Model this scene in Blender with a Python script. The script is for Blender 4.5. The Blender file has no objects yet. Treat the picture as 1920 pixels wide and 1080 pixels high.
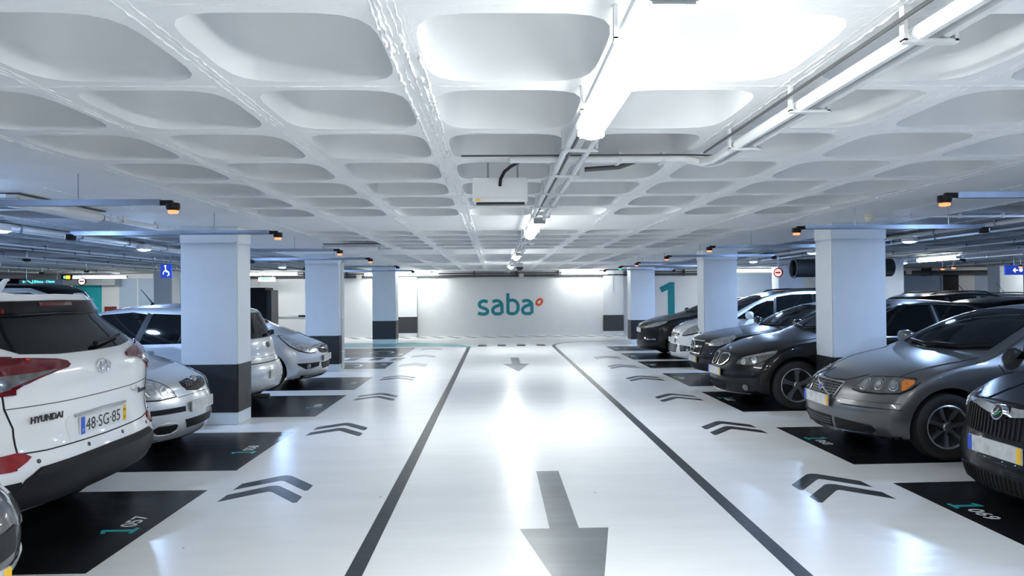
import bpy, bmesh, math, random
from mathutils import Vector, Matrix, geometry
from mathutils.bvhtree import BVHTree
random.seed(7)
R = math.radians
scene = bpy.context.scene
COL = scene.collection

# ---------------------------------------------------------------- camera
YAW, PITCH, ROLL = R(1.4363), R(0.4799), R(0.5)
cam_d = bpy.data.cameras.new('camera')
cam_d.sensor_width = 36.0
cam_d.lens = 36.0 * 1280 / 1920
cam_d.clip_start, cam_d.clip_end = 0.05, 200
cam = bpy.data.objects.new('camera', cam_d)
COL.objects.link(cam)
fw = Vector((math.sin(YAW) * math.cos(PITCH), math.cos(YAW) * math.cos(PITCH), math.sin(PITCH)))
rt = fw.cross(Vector((0, 0, 1))).normalized()
up = rt.cross(fw)
r2 = rt * math.cos(ROLL) - up * math.sin(ROLL)
u2 = rt * math.sin(ROLL) + up * math.cos(ROLL)
M4 = Matrix((r2, u2, -fw)).transposed().to_4x4()
M4.translation = Vector((0, 0, 1.6))
cam.matrix_world = M4
scene.camera = cam

# ---------------------------------------------------------------- world, view
world = bpy.data.worlds.new('world')
scene.world = world
world.use_nodes = True
world.node_tree.nodes['Background'].inputs[0].default_value = (0.75, 0.85, 1, 1)
world.node_tree.nodes['Background'].inputs[1].default_value = 0.02
vs = scene.view_settings
vs.view_transform = 'Standard'
vs.look = 'None'
vs.gamma = 1
vs.use_curve_mapping = False
vs.exposure = 2.4
TUBE = 30.0          # radiance of the fluorescent diffusers
LED = 235.0          # radiance of the small round LED lamps
TUBE_COL = (0.96, 1.0, 0.985)
LED_COL = (0.42, 0.62, 1.0)

# ---------------------------------------------------------------- materials
def mat(name, col, rough=0.5, metal=0.0, coat=0.0, coat_rough=0.03, noise=0.0, nscale=8.0, bump=0.0, bscale=60.0,
        emit=None, estr=0.0, rvar=0.0, spec=0.5, flake=0.0, trans=0.0):
    m = bpy.data.materials.new(name)
    m.use_nodes = True
    nt = m.node_tree
    b = nt.nodes['Principled BSDF']
    b.inputs['Base Color'].default_value = (*col, 1)
    b.inputs['Roughness'].default_value = rough
    b.inputs['Metallic'].default_value = metal
    b.inputs['Coat Weight'].default_value = coat
    b.inputs['Coat Roughness'].default_value = coat_rough
    b.inputs['Specular IOR Level'].default_value = spec
    if trans:
        b.inputs['Transmission Weight'].default_value = trans
    if emit:
        b.inputs['Emission Color'].default_value = (*emit, 1)
        b.inputs['Emission Strength'].default_value = estr
    tc = nt.nodes.new('ShaderNodeTexCoord')
    if noise or rvar:
        n = nt.nodes.new('ShaderNodeTexNoise')
        n.inputs['Scale'].default_value = nscale
        n.inputs['Detail'].default_value = 5
        nt.links.new(tc.outputs['Object'], n.inputs['Vector'])
        if noise:
            r = nt.nodes.new('ShaderNodeValToRGB')
            r.color_ramp.elements[0].position = 0.3
            r.color_ramp.elements[1].position = 0.7
            r.color_ramp.elements[0].color = (*[c * (1 - noise) for c in col], 1)
            r.color_ramp.elements[1].color = (*[min(1, c * (1 + noise * 0.6)) for c in col], 1)
            nt.links.new(n.outputs['Fac'], r.inputs['Fac'])
            nt.links.new(r.outputs['Color'], b.inputs['Base Color'])
        if rvar:
            mr = nt.nodes.new('ShaderNodeMapRange')
            mr.inputs['To Min'].default_value = max(0.0, rough - rvar)
            mr.inputs['To Max'].default_value = rough + rvar
            nt.links.new(n.outputs['Fac'], mr.inputs['Value'])
            nt.links.new(mr.outputs['Result'], b.inputs['Roughness'])
    if bump:
        n2 = nt.nodes.new('ShaderNodeTexNoise')
        n2.inputs['Scale'].default_value = bscale
        n2.inputs['Detail'].default_value = 4
        nt.links.new(tc.outputs['Object'], n2.inputs['Vector'])
        bp = nt.nodes.new('ShaderNodeBump')
        bp.inputs['Strength'].default_value = bump
        bp.inputs['Distance'].default_value = 0.01
        nt.links.new(n2.outputs['Fac'], bp.inputs['Height'])
        nt.links.new(bp.outputs['Normal'], b.inputs['Normal'])
    return m

def floor_mat(name, col, rough, noise, spec=0.32):
    """Epoxy floor paint: trowel marks run across the aisle, scuffs and dust specks."""
    m = bpy.data.materials.new(name)
    m.use_nodes = True
    nt = m.node_tree
    b = nt.nodes['Principled BSDF']
    tc = nt.nodes.new('ShaderNodeTexCoord')
    mp = nt.nodes.new('ShaderNodeMapping')
    mp.inputs['Scale'].default_value = (0.5, 2.2, 1)
    nt.links.new(tc.outputs['Object'], mp.inputs['Vector'])
    n = nt.nodes.new('ShaderNodeTexNoise')
    n.inputs['Scale'].default_value = 1.6
    n.inputs['Detail'].default_value = 7
    n.inputs['Roughness'].default_value = 0.6
    nt.links.new(mp.outputs['Vector'], n.inputs['Vector'])
    r = nt.nodes.new('ShaderNodeValToRGB')
    r.color_ramp.elements[0].position = 0.32
    r.color_ramp.elements[1].position = 0.68
    r.color_ramp.elements[0].color = (*[c * (1 - noise) for c in col], 1)
    r.color_ramp.elements[1].color = (*[min(1, c * (1 + noise * 0.5)) for c in col], 1)
    nt.links.new(n.outputs['Fac'], r.inputs['Fac'])
    # small dark scuffs
    v = nt.nodes.new('ShaderNodeTexVoronoi')
    v.inputs['Scale'].default_value = 1.7
    nt.links.new(tc.outputs['Object'], v.inputs['Vector'])
    r3 = nt.nodes.new('ShaderNodeValToRGB')
    r3.color_ramp.elements[0].position = 0.012
    r3.color_ramp.elements[1].position = 0.022
    r3.color_ramp.elements[0].color = (0.35, 0.35, 0.35, 1)
    r3.color_ramp.elements[1].color = (1, 1, 1, 1)
    nt.links.new(v.outputs['Distance'], r3.inputs['Fac'])
    mx = nt.nodes.new('ShaderNodeMix')
    mx.data_type = 'RGBA'
    mx.blend_type = 'MULTIPLY'
    mx.inputs['Factor'].default_value = 1
    nt.links.new(r.outputs['Color'], mx.inputs[6])
    nt.links.new(r3.outputs['Color'], mx.inputs[7])
    nt.links.new(mx.outputs[2], b.inputs['Base Color'])
    mr = nt.nodes.new('ShaderNodeMapRange')
    mr.inputs['To Min'].default_value = rough * 0.92
    mr.inputs['To Max'].default_value = rough * 1.12
    nt.links.new(n.outputs['Fac'], mr.inputs['Value'])
    nt.links.new(mr.outputs['Result'], b.inputs['Roughness'])
    mp2 = nt.nodes.new('ShaderNodeMapping')
    mp2.inputs['Scale'].default_value = (0.7, 4.0, 1)
    nt.links.new(tc.outputs['Object'], mp2.inputs['Vector'])
    n2 = nt.nodes.new('ShaderNodeTexNoise')
    n2.inputs['Scale'].default_value = 2.4
    n2.inputs['Detail'].default_value = 3
    nt.links.new(mp2.outputs['Vector'], n2.inputs['Vector'])
    bp = nt.nodes.new('ShaderNodeBump')
    bp.inputs['Strength'].default_value = 0.12
    bp.inputs['Distance'].default_value = 0.02
    nt.links.new(n2.outputs['Fac'], bp.inputs['Height'])
    nt.links.new(bp.outputs['Normal'], b.inputs['Normal'])
    b.inputs['Specular IOR Level'].default_value = spec
    return m

FLOOR_W = floor_mat('white_epoxy', (0.82, 0.825, 0.82), 0.25, 0.04, 0.17)
FLOOR_D = floor_mat('dark_epoxy', (0.010, 0.0105, 0.012), 0.25, 0.3)
FLOOR_G = floor_mat('grey_floor_paint', (0.036, 0.041, 0.048), 0.3, 0.25)
FLOOR_A = floor_mat('worn_grey_paint', (0.17, 0.185, 0.2), 0.3, 0.3)
FLOOR_T = floor_mat('teal_floor_paint', (0.10, 0.46, 0.46), 0.25, 0.15)
FLOOR_TN = floor_mat('teal_number_paint', (0.03, 0.42, 0.48), 0.3, 0.1)
FLOOR_WN = floor_mat('white_number_paint', (0.75, 0.76, 0.76), 0.3, 0.1)
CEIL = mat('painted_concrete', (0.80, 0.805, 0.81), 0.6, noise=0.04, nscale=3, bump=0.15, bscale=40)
CEILG = mat('dimmed_concrete', (0.30, 0.315, 0.33), 0.7, noise=0.15, nscale=2, bump=0.15, bscale=40)  # ceiling colour greyed to stand in for weaker light over the parking rows
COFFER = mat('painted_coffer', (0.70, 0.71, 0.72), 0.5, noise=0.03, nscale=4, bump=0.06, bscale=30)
RIDGE = mat('rough_paint_ridge', (0.80, 0.805, 0.81), 0.65, noise=0.1, nscale=30)
WALL = mat('white_wall_paint', (0.74, 0.745, 0.75), 0.45, noise=0.03, nscale=2, bump=0.04)
WALLB = mat('blue_lit_wall_paint', (0.40, 0.50, 0.63), 0.45, noise=0.04, nscale=2, bump=0.04)  # bluish light of the LED lamps put into the wall colour
COLP = mat('column_paint', (0.68, 0.73, 0.78), 0.4, noise=0.03, nscale=4, bump=0.05, bscale=50)
BAND = mat('dark_band_paint', (0.022, 0.024, 0.028), 0.45, noise=0.2, nscale=6, bump=0.04)
WALLBAND = mat('charcoal_band_paint', (0.04, 0.043, 0.048), 0.5, noise=0.1)
TEAL = mat('teal_paint', (0.0, 0.23, 0.27), 0.45, noise=0.04)
TEALW = mat('teal_wall_paint', (0.03, 0.42, 0.47), 0.4, noise=0.08)
ORANGE = mat('orange_paint', (0.75, 0.10, 0.02), 0.45)
REDP = mat('dark_red_paint', (0.20, 0.03, 0.025), 0.5)
WMETAL = mat('white_enamel_metal', (0.72, 0.73, 0.74), 0.35, noise=0.04)
CONDUIT = mat('white_conduit', (0.72, 0.73, 0.74), 0.4, noise=0.05, nscale=12)
GMETAL = mat('galvanised_metal', (0.33, 0.38, 0.46), 0.25, metal=0.85, noise=0.08, nscale=14)
CREAM = mat('cream_plastic', (0.65, 0.63, 0.54), 0.4)
BLACKP = mat('black_plastic', (0.010, 0.010, 0.011), 0.45, bump=0.03, bscale=200, spec=0.2)
DARKM = mat('dark_metal', (0.05, 0.052, 0.055), 0.4, metal=0.4)
PIPE = mat('dark_pipe', (0.07, 0.073, 0.075), 0.45, noise=0.2)
TUBE_M = mat('lit_diffuser', (0.9, 0.9, 0.9), 0.4, emit=TUBE_COL, estr=TUBE)
TUBE_S = mat('lit_diffuser_side', (0.9, 0.9, 0.9), 0.4, emit=TUBE_COL, estr=TUBE * 0.16)
TUBE_F = mat('lit_far_diffuser', (0.9, 0.9, 0.9), 0.4, emit=TUBE_COL, estr=TUBE * 0.5)
TUBE_H = mat('lit_dimmer_diffuser', (0.9, 0.9, 0.9), 0.4, emit=TUBE_COL, estr=TUBE * 0.72)  # output lowered to keep the floor beneath from whitening out
TUBE_G = mat('lit_dimmest_diffuser', (0.9, 0.9, 0.9), 0.4, emit=TUBE_COL, estr=TUBE * 0.25)  # output lowered further to keep the right end wall down
LED_M = mat('lit_led', (0.9, 0.9, 0.9), 0.4, emit=LED_COL, estr=LED)
RED_L = mat('lit_red_lens', (0.8, 0.1, 0.05), 0.3, emit=(1.0, 0.12, 0.04), estr=0.9)
GREEN_L = mat('lit_green_lens', (0.1, 0.7, 0.2), 0.3, emit=(0.05, 0.8, 0.2), estr=0.7)
BLUE_L = mat('lit_blue_lens', (0.1, 0.2, 0.8), 0.3, emit=(0.03, 0.12, 1.0), estr=0.7)
SIGN_BLUE = mat('blue_sign', (0.02, 0.06, 0.45), 0.4, emit=(0.02, 0.07, 0.5), estr=0.12)
SIGN_WHITE = mat('white_sign_print', (0.8, 0.8, 0.8), 0.5, emit=(1, 1, 1), estr=0.25)
SIGN_TEALT = mat('lit_teal_print', (0.1, 0.7, 0.7), 0.5, emit=(0.1, 0.85, 0.85), estr=0.4)
SIGN_GREY = mat('grey_sign', (0.35, 0.38, 0.4), 0.5)
SIGN_AMBER = mat('lit_amber', (0.8, 0.3, 0.02), 0.5, emit=(1, 0.35, 0.02), estr=0.5)
SIGN_GREEN = mat('lit_exit_green', (0.1, 0.6, 0.4), 0.5, emit=(0.15, 0.8, 0.55), estr=0.3)
# car materials
P_WHITE = mat('white_car_paint', (0.86, 0.865, 0.87), 0.3, coat=1.0)
P_SILVER = mat('silver_car_paint', (0.52, 0.54, 0.56), 0.33, metal=0.55, coat=1.0, noise=0.03, nscale=400)
P_SILVER2 = mat('pale_silver_car_paint', (0.58, 0.60, 0.62), 0.33, metal=0.45, coat=1.0, noise=0.03, nscale=400)
P_BLUESILVER = mat('blue_silver_car_paint', (0.42, 0.47, 0.54), 0.33, metal=0.6, coat=1.0, noise=0.03, nscale=400)
P_GREY = mat('grey_beige_car_paint', (0.13, 0.13, 0.13), 0.33, metal=0.6, coat=0.7, noise=0.04, nscale=400)
P_DGREY = mat('dark_grey_car_paint', (0.045, 0.046, 0.048), 0.3, metal=0.5, coat=1.0, noise=0.04, nscale=400)
P_BLACK = mat('black_car_paint', (0.004, 0.004, 0.0045), 0.3, coat=0.35, spec=0.15)
P_CHAR = mat('charcoal_car_paint', (0.007, 0.007, 0.008), 0.3, coat=0.4, spec=0.2)
GLASS = mat('tinted_car_glass', (0.004, 0.005, 0.0055), 0.04, spec=0.4)
GLASSG = mat('grey_car_glass', (0.005, 0.006, 0.0065), 0.05, spec=0.25)
CHROME = mat('chrome', (0.75, 0.76, 0.77), 0.12, metal=1.0)
SATIN = mat('satin_alloy', (0.42, 0.43, 0.44), 0.3, metal=0.9, noise=0.05)
DALLOY = mat('grey_alloy', (0.22, 0.225, 0.23), 0.32, metal=0.85)
RUBBER = mat('tyre_rubber', (0.014, 0.014, 0.014), 0.7, bump=0.05)
REDLENS = mat('red_lamp_lens', (0.12, 0.004, 0.008), 0.10, coat=1.0, noise=0.15, nscale=18)
REDREF = mat('red_reflector', (0.30, 0.008, 0.010), 0.12, coat=1.0, noise=0.3, nscale=25)
CLEARLENS = mat('clear_lamp_lens', (0.50, 0.52, 0.53), 0.15, metal=0.55, coat=1.0, noise=0.4, nscale=22, bump=0.3, bscale=45)
GREYLENS = mat('smoked_lamp_lens', (0.16, 0.165, 0.16), 0.18, metal=0.4, coat=1.0, noise=0.35, nscale=20)
AMBER = mat('amber_lens', (0.75, 0.2, 0.02), 0.15, coat=1.0)
SEAM = mat('panel_gap', (0.006, 0.006, 0.006), 0.8)
SEAML = mat('light_panel_gap', (0.09, 0.09, 0.09), 0.8)
PLATE_W = mat('white_plate', (0.75, 0.76, 0.76), 0.35)
PLATE_D = mat('pale_worn_plate', (0.62, 0.62, 0.60), 0.4, noise=0.25, nscale=14)
PLATE_B = mat('blue_plate_strip', (0.02, 0.09, 0.6), 0.35)
PLATE_Y = mat('yellow_plate_strip', (0.85, 0.5, 0.01), 0.35)
INK = mat('black_ink', (0.015, 0.015, 0.016), 0.4)
FABRIC = mat('seat_fabric', (0.03, 0.032, 0.035), 0.9)
EMB_GREEN = mat('green_emblem', (0.02, 0.25, 0.08), 0.3, metal=0.3)
EMB_BLUE = mat('blue_emblem', (0.02, 0.05, 0.4), 0.3, metal=0.3)

# ---------------------------------------------------------------- mesh helpers
def link(o, parent=None):
    COL.objects.link(o)
    if parent is not None:
        o.parent = parent
    return o

def mk(name, verts, faces, m=None, parent=None, smooth=False, loc=None, rotz=0.0, sharp=None):
    me = bpy.data.meshes.new(name)
    me.from_pydata([tuple(v) for v in verts], [], faces)
    me.update()
    if m is not None:
        for q in (m if isinstance(m, (list, tuple)) else [m]):
            me.materials.append(q)
    if smooth:
        me.polygons.foreach_set('use_smooth', [True] * len(me.polygons))
        if sharp is not None:
            me.set_sharp_from_angle(angle=R(sharp))
    o = bpy.data.objects.new(name, me)
    link(o, parent)
    if loc is not None:
        o.location = loc
    o.rotation_euler.z = rotz
    return o

def empty(name, loc=(0, 0, 0), rotz=0.0):
    o = bpy.data.objects.new(name, None)
    o.empty_display_size = 0.2
    link(o)
    o.location = loc
    o.rotation_euler.z = rotz
    return o

def tag(o, label, cat, group=None):
    o['label'] = label
    o['category'] = cat
    if group:
        o['group'] = group
    return o

def structure(o):
    o['kind'] = 'structure'
    return o

class B:
    """collects boxes, tubes, discs into one mesh"""
    def __init__(s):
        s.v = []
        s.f = []
    def add(s, v, f):
        k = len(s.v)
        s.v += [tuple(p) for p in v]
        s.f += [tuple(i + k for i in q) for q in f]
        return s
    def box(s, x0, x1, y0, y1, z0, z1, c=0.0):
        if c <= 0:
            v = [(x, y, z) for z in (z0, z1) for y in (y0, y1) for x in (x0, x1)]
            f = [(0, 2, 3, 1), (4, 5, 7, 6), (0, 1, 5, 4), (2, 6, 7, 3), (0, 4, 6, 2), (1, 3, 7, 5)]
            return s.add(v, f)
        bm = bmesh.new()
        bmesh.ops.create_cube(bm, size=1)
        for w in bm.verts:
            w.co = Vector(((x0 + x1) / 2 + w.co.x * (x1 - x0), (y0 + y1) / 2 + w.co.y * (y1 - y0), (z0 + z1) / 2 + w.co.z * (z1 - z0)))
        bmesh.ops.bevel(bm, geom=bm.edges[:], offset=c, segments=2, affect='EDGES')
        bm.verts.index_update()
        v = [tuple(w.co) for w in bm.verts]
        f = [tuple(w.index for w in q.verts) for q in bm.faces]
        bm.free()
        return s.add(v, f)
    def tube(s, pts, r, n=8, cap=True):
        pts = [Vector(p) for p in pts]
        rings = []
        for i, p in enumerate(pts):
            d = (pts[min(i + 1, len(pts) - 1)] - pts[max(i - 1, 0)]).normalized()
            a = Vector((0, 0, 1)) if abs(d.z) < 0.9 else Vector((1, 0, 0))
            e1 = d.cross(a).normalized()
            e2 = d.cross(e1)
            rr = r[i] if isinstance(r, (list, tuple)) else r
            rings.append([p + (e1 * math.cos(2 * math.pi * k / n) + e2 * math.sin(2 * math.pi * k / n)) * rr for k in range(n)])
        v = [q for ring in rings for q in ring]
        f = []
        for i in range(len(pts) - 1):
            for k in range(n):
                f.append((i * n + k, i * n + (k + 1) % n, (i + 1) * n + (k + 1) % n, (i + 1) * n + k))
        if cap:
            f.append(tuple(range(n)))
            f.append(tuple(reversed(range((len(pts) - 1) * n, len(pts) * n))))
        return s.add(v, f)
    def lathe(s, prof, n=24, axis='z', c=(0, 0, 0)):
        """prof: (r, h) pairs revolved round axis"""
        v = []
        for r_, h in prof:
            for k in range(n):
                a = 2 * math.pi * k / n
                p, q = r_ * math.cos(a), r_ * math.sin(a)
                t = (p, q, h) if axis == 'z' else ((p, h, q) if axis == 'y' else (h, p, q))
                v.append((t[0] + c[0], t[1] + c[1], t[2] + c[2]))
        f = []
        for i in range(len(prof) - 1):
            for k in range(n):
                f.append((i * n + k, i * n + (k + 1) % n, (i + 1) * n + (k + 1) % n, (i + 1) * n + k))
        return s.add(v, f)
    def prism(s, poly, z0, z1):
        """closed slab over a convex or simple xy polygon"""
        n = len(poly)
        v = [(x, y, z0) for x, y in poly] + [(x, y, z1) for x, y in poly]
        tri = geometry.tessellate_polygon([[Vector((x, y, 0)) for x, y in poly]])
        a = sum(poly[i][0] * poly[(i + 1) % n][1] - poly[(i + 1) % n][0] * poly[i][1] for i in range(n))
        f = []
        for t in tri:
            t = list(t)
            p = [poly[i] for i in t]
            ar = (p[1][0] - p[0][0]) * (p[2][1] - p[0][1]) - (p[2][0] - p[0][0]) * (p[1][1] - p[0][1])
            if ar < 0:
                t.reverse()
            f.append(tuple(i + n for i in t))
            f.append(tuple(reversed(t)))
        for i in range(n):
            j = (i + 1) % n
            f.append((i, j, j + n, i + n) if a > 0 else (j, i, i + n, j + n))
        return s.add(v, f)
    def xform(s, fn):
        s.v = [tuple(fn(Vector(p))) for p in s.v]
        return s
    def mk(s, name, m, parent=None, smooth=False, sharp=35, loc=None, rotz=0.0):
        return mk(name, s.v, s.f, m, parent, smooth, loc, rotz, sharp if smooth else None)

def text_mesh(txt, size, name, m, parent, origin, right, upv, thick=0.001, align='LEFT', sx=1.0, off=0.0, font_off=0.0, fit=None):
    """lettering as a thin mesh; origin, right and up give its plane"""
    cu = bpy.data.curves.new('text', 'FONT')
    cu.body = txt
    cu.size = size
    cu.align_x = align
    cu.extrude = thick
    cu.offset = font_off
    cu.resolution_u = 3
    o = bpy.data.objects.new('text', cu)
    COL.objects.link(o)
    dg = bpy.context.evaluated_depsgraph_get()
    ev = o.evaluated_get(dg)
    me0 = ev.to_mesh()
    vs_ = [v.co.copy() for v in me0.vertices]
    fs = [tuple(p.vertices) for p in me0.polygons]
    ev.to_mesh_clear()
    bpy.data.objects.remove(o)
    bpy.data.curves.remove(cu)
    rv, uv = Vector(right).normalized(), Vector(upv).normalized()
    nv = rv.cross(uv)
    og = Vector(origin)
    if fit:
        x0 = min(v.x for v in vs_)
        sx = fit / (max(v.x for v in vs_) - x0)
    # split into letters: islands, joined where they stand one above the other
    par = list(range(len(vs_)))
    def find(i):
        while par[i] != i:
            par[i] = par[par[i]]
            i = par[i]
        return i
    for q in fs:
        for k in q[1:]:
            par[find(k)] = find(q[0])
    isl = {}
    for i in range(len(vs_)):
        isl.setdefault(find(i), []).append(i)
    box = sorted([min(vs_[i].x for i in g), max(vs_[i].x for i in g), g] for g in isl.values())
    let = []
    for x0, x1, g in box:
        if let and x0 < let[-1][1] - 0.3 * (x1 - x0) and x0 < let[-1][1]:
            let[-1][1] = max(let[-1][1], x1)
            let[-1][2] += g
        else:
            let.append([x0, x1, list(g)])
    out = []
    for _, _, g in let:
        idx = {v: n for n, v in enumerate(g)}
        vv = [og + rv * (vs_[i].x * sx) + uv * vs_[i].y + nv * (vs_[i].z + off) for i in g]
        out.append(mk(name, vv, [tuple(idx[k] for k in q) for q in fs if q[0] in idx], m, parent))
    return out

def ribbon(pts, w, closed=False):
    """2D polygon outline around a polyline"""
    pts = [Vector((p[0], p[1])) for p in pts]
    n = len(pts)
    L, Rr = [], []
    for i in range(n):
        if closed:
            a, b = pts[i - 1], pts[(i + 1) % n]
        else:
            a, b = pts[max(i - 1, 0)], pts[min(i + 1, n - 1)]
        d = (b - a).normalized()
        nn = Vector((-d.y, d.x))
        ww = w[i] if isinstance(w, (list, tuple)) else w
        L.append(pts[i] + nn * ww / 2)
        Rr.append(pts[i] - nn * ww / 2)
    return L, Rr

def ribbon_faces(pts, w, z0, z1, closed=False, b=None):
    """thin solid strip along a polyline in xy"""
    L, Rr = ribbon(pts, w, closed)
    n = len(pts)
    v = []
    for i in range(n):
        v += [(L[i].x, L[i].y, z1), (Rr[i].x, Rr[i].y, z1), (L[i].x, L[i].y, z0), (Rr[i].x, Rr[i].y, z0)]
    f = []
    for i in range(n if closed else n - 1):
        a, c = 4 * i, 4 * ((i + 1) % n)
        f += [(a, a + 1, c + 1, c), (a, c, c + 2, a + 2), (a + 1, a + 3, c + 3, c + 1)]
    if not closed:
        e = 4 * (n - 1)
        f += [(0, 2, 3, 1), (e, e + 1, e + 3, e + 2)]
    b = b or B()
    return b.add(v, f)

def arc(cx, cy, rx, ry, a0, a1, n=10):
    return [(cx + rx * math.cos(R(a0 + (a1 - a0) * i / n)), cy + ry * math.sin(R(a0 + (a1 - a0) * i / n))) for i in range(n + 1)]

def hang(x, y, z0, r, parent, name, m):
    """stem from a fixture up to the slab; over a coffer it meets a flat bar laid from rib to rib"""
    B().tube([(x - parent.location.x, y - parent.location.y, z0), (x - parent.location.x, y - parent.location.y, H - parent.location.z - 0.002)], r, 6).mk(name, m, parent)
    if roofz(x, y) > H:
        for x0, x1 in xcells:
            if x0 < x < x1:
                B().box(x0 - parent.location.x, x1 - parent.location.x, y - 0.02 - parent.location.y, y + 0.02 - parent.location.y, H - 0.012 - parent.location.z, H - 0.001 - parent.location.z).mk('mounting_bar', m, parent)
def roofz(x, y):
    """underside of the slab above a point: rib plane, or up inside a coffer"""
    for x0, x1 in xcells:
        if x0 < x < x1:
            for y0, y1 in ycells:
                if y0 < y < y1:
                    q = [(abs(x - (x0 + x1) / 2) / OX), (abs(y - (y0 + y1) / 2) / OY)]
                    r = (q[0] ** 3.8 + q[1] ** 3.8) ** (1 / 3.8)
                    if r >= 1: return H
                    pts = [(sc, h) for sc, h, _ in lev] + [(0, 0.364)]
                    for (a, u), (b, v_) in zip(pts, pts[1:]):
                        if a >= r >= b:
                            return H + u + (v_ - u) * (a - r) / (a - b) + 0.004
    return H
# ================================================================ THE BUILDING
H = 2.47
WX0, WX1, WY0, WY1 = -26.0, 26.0, -12.0, 26.0

# ---------------------------------------------------------------- floor and its painted markings
fl = B().box(WX0, WX1, WY0, WY1, -0.2, 0.0).mk('floor', FLOOR_W)
structure(fl)
ZP = 0.0016

def bay(y0, y1, xe, xo, num=None, dyo=0.0):
    """dark epoxy parking bay from the aisle edge xe out to xo"""
    p = B().prism([(xe, y0), (xe, y1), (xo, y1 + dyo), (xo, y0 + dyo)], 0.0, ZP).mk('bay_marking', FLOOR_D, fl)
    if num:
        s = 1 if xe < 0 else -1
        # left bays read along +Y with their tops towards -X; right bays the other way round
        ys, xb = (y0 + 0.72, -2.47) if s > 0 else (y1 - 0.62, 3.36)
        one = [(-.055, 0), (.055, 0), (.055, .028), (.02, .028), (.02, .235), (-.006, .235), (-.062, .205), (-.05, .18), (-.018, .196), (-.018, .028), (-.055, .028)]
        pts = [(xb - s * v, ys + s * u) for u, v in one]
        B().prism(pts, ZP, ZP + 0.001).mk('bay_number', FLOOR_TN, p)
        text_mesh(num[1:], 0.155, 'bay_number', FLOOR_WN, p, (xb - s * 0.055, ys + s * 0.075, ZP + 0.001), (0, s, 0), (-s, 0, 0), 0.0005, sx=1.0, font_off=0.002)
    return p
XO_L, XO_R = -7.4, 8.3
for y0, y1, num in [(1.70, 3.38, '1056'), (4.03, 5.71, '1057'), (6.34, 8.09, '1058'), (9.09, 11.0, '1059'), (11.6, 13.37, '1060')]:
    bay(y0, y1, -2.385, XO_L, num)
b61 = bay(14.88, 16.3, -2.40, XO_L, '1061')
b62 = bay(17.55, 20.5, -2.40, XO_L, '1062')
for x0 in (-3.70, -3.12, -2.60):                       # hatched strip between the two wide bays
    B().prism([(x0, 16.75), (x0 + 0.26, 16.75), (x0 + 0.33, 17.4), (x0 + 0.07, 17.4)], 0, ZP).mk('hatch_stripe', FLOOR_D, fl)
def wheelchair(b, cx, cy):
    ribbon_faces(arc(cx, cy, 0.32, 0.42, -40, 215, 16), 0.06, ZP, ZP + 0.001).mk('wheelchair_marking', FLOOR_WN, b)
    g = ribbon_faces([(cx - 0.05, cy - 0.2), (cx - 0.45, cy - 0.15), (cx - 0.8, cy - 0.1)], 0.07, ZP, ZP + 0.001)
    g.mk('wheelchair_marking', FLOOR_WN, b)
wheelchair(b61, -3.35, 15.5)
wheelchair(b62, -3.15, 19.0)
for y0, y1, num in [(3.72, 5.60, '1069'), (6.22, 7.96, '1068'), (9.03, 10.87, '1067'), (11.53, 13.43, '1066'),
                    (14.40, 15.80, '1065'), (16.25, 17.95, '1064'), (18.7, 20.3, '1063')]:
    bay(y0, y1, 3.29, XO_R, num, 0.12)
# lane lines, both with a curve at the far end
def lane(pts, w=0.1, m=FLOOR_G, nm='lane_line'):
    return ribbon_faces(pts, w, 0, ZP).mk(nm, m, fl)
lane([(-0.83, 0.3), (-0.82, 3.9), (-0.808, 6.7), (-0.80, 12), (-0.795, 20.6)])
lane([(1.722, 0.3), (1.725, 5), (1.745, 10), (1.76, 20.4)] + [(1.78, 20.9), (1.84, 21.25), (1.96, 21.6), (2.15, 21.95), (2.4, 22.25),
      (2.8, 22.5), (3.3, 22.66), (4.2, 22.76), (6.5, 22.8)])
# teal walkway strip that curves into the left lane line
tp = [(-9, 22.85), (-2.6, 22.75), (-1.75, 22.3), (-1.2, 21.75), (-0.9, 21.3), (-0.745, 20.9), (-0.745, 20.55), (-0.86, 20.55), (-1.1, 20.85), (-1.6, 20.95), (-2.4, 21.0), (-9, 21.1)]
B().prism(tp, 0, ZP).mk('walkway_strip', FLOOR_T, fl)
for xc in (-0.41, 0.195, 0.80, 1.41):
    B().box(xc - 0.13, xc + 0.13, 20.85, 21.55, 0, ZP).mk('lane_dash', FLOOR_G, fl)
def arrow(xc, yt, m):
    B().prism([(xc - 0.1, yt + 3.05), (xc - 0.1, yt + 1.55), (xc - 0.302, yt + 1.55), (xc, yt), (xc + 0.302, yt + 1.55), (xc + 0.1, yt + 1.55), (xc + 0.1, yt + 3.05)], 0, ZP).mk('direction_arrow', m, fl)
arrow(0.458, 3.1, FLOOR_A)
arrow(0.475, 14.05, FLOOR_A)
def chevron(xc, ya, s):
    """pair of V strokes that point away from the camera; s mirrors the long tail"""
    for k in range(2):
        y = ya - 0.325 * k
        ro = 0.035
        pts = [(0, 0), (-0.045 * s, -0.012), (-0.305 * s, -0.255), (-0.31 * s, -0.435), (-0.03 * s, -0.19), (0.0, -0.168), (0.03 * s, -0.185),
               (0.29 * s, -0.49), (0.316 * s, -0.475), (0.316 * s, -0.335), (0.045 * s, -0.02)]
        B().prism([(xc + px, y + py) for px, py in pts], 0, ZP).mk('chevron', FLOOR_G, fl)
for ya in (3.66, 6.14, 8.62, 11.2, 13.6, 16.0, 18.2, 20.5):
    chevron(-1.862, ya, 1)
for ya in (3.5, 5.93, 8.4, 10.75, 13.1, 15.2, 17.3):
    chevron(2.752, ya, -1)
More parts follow.
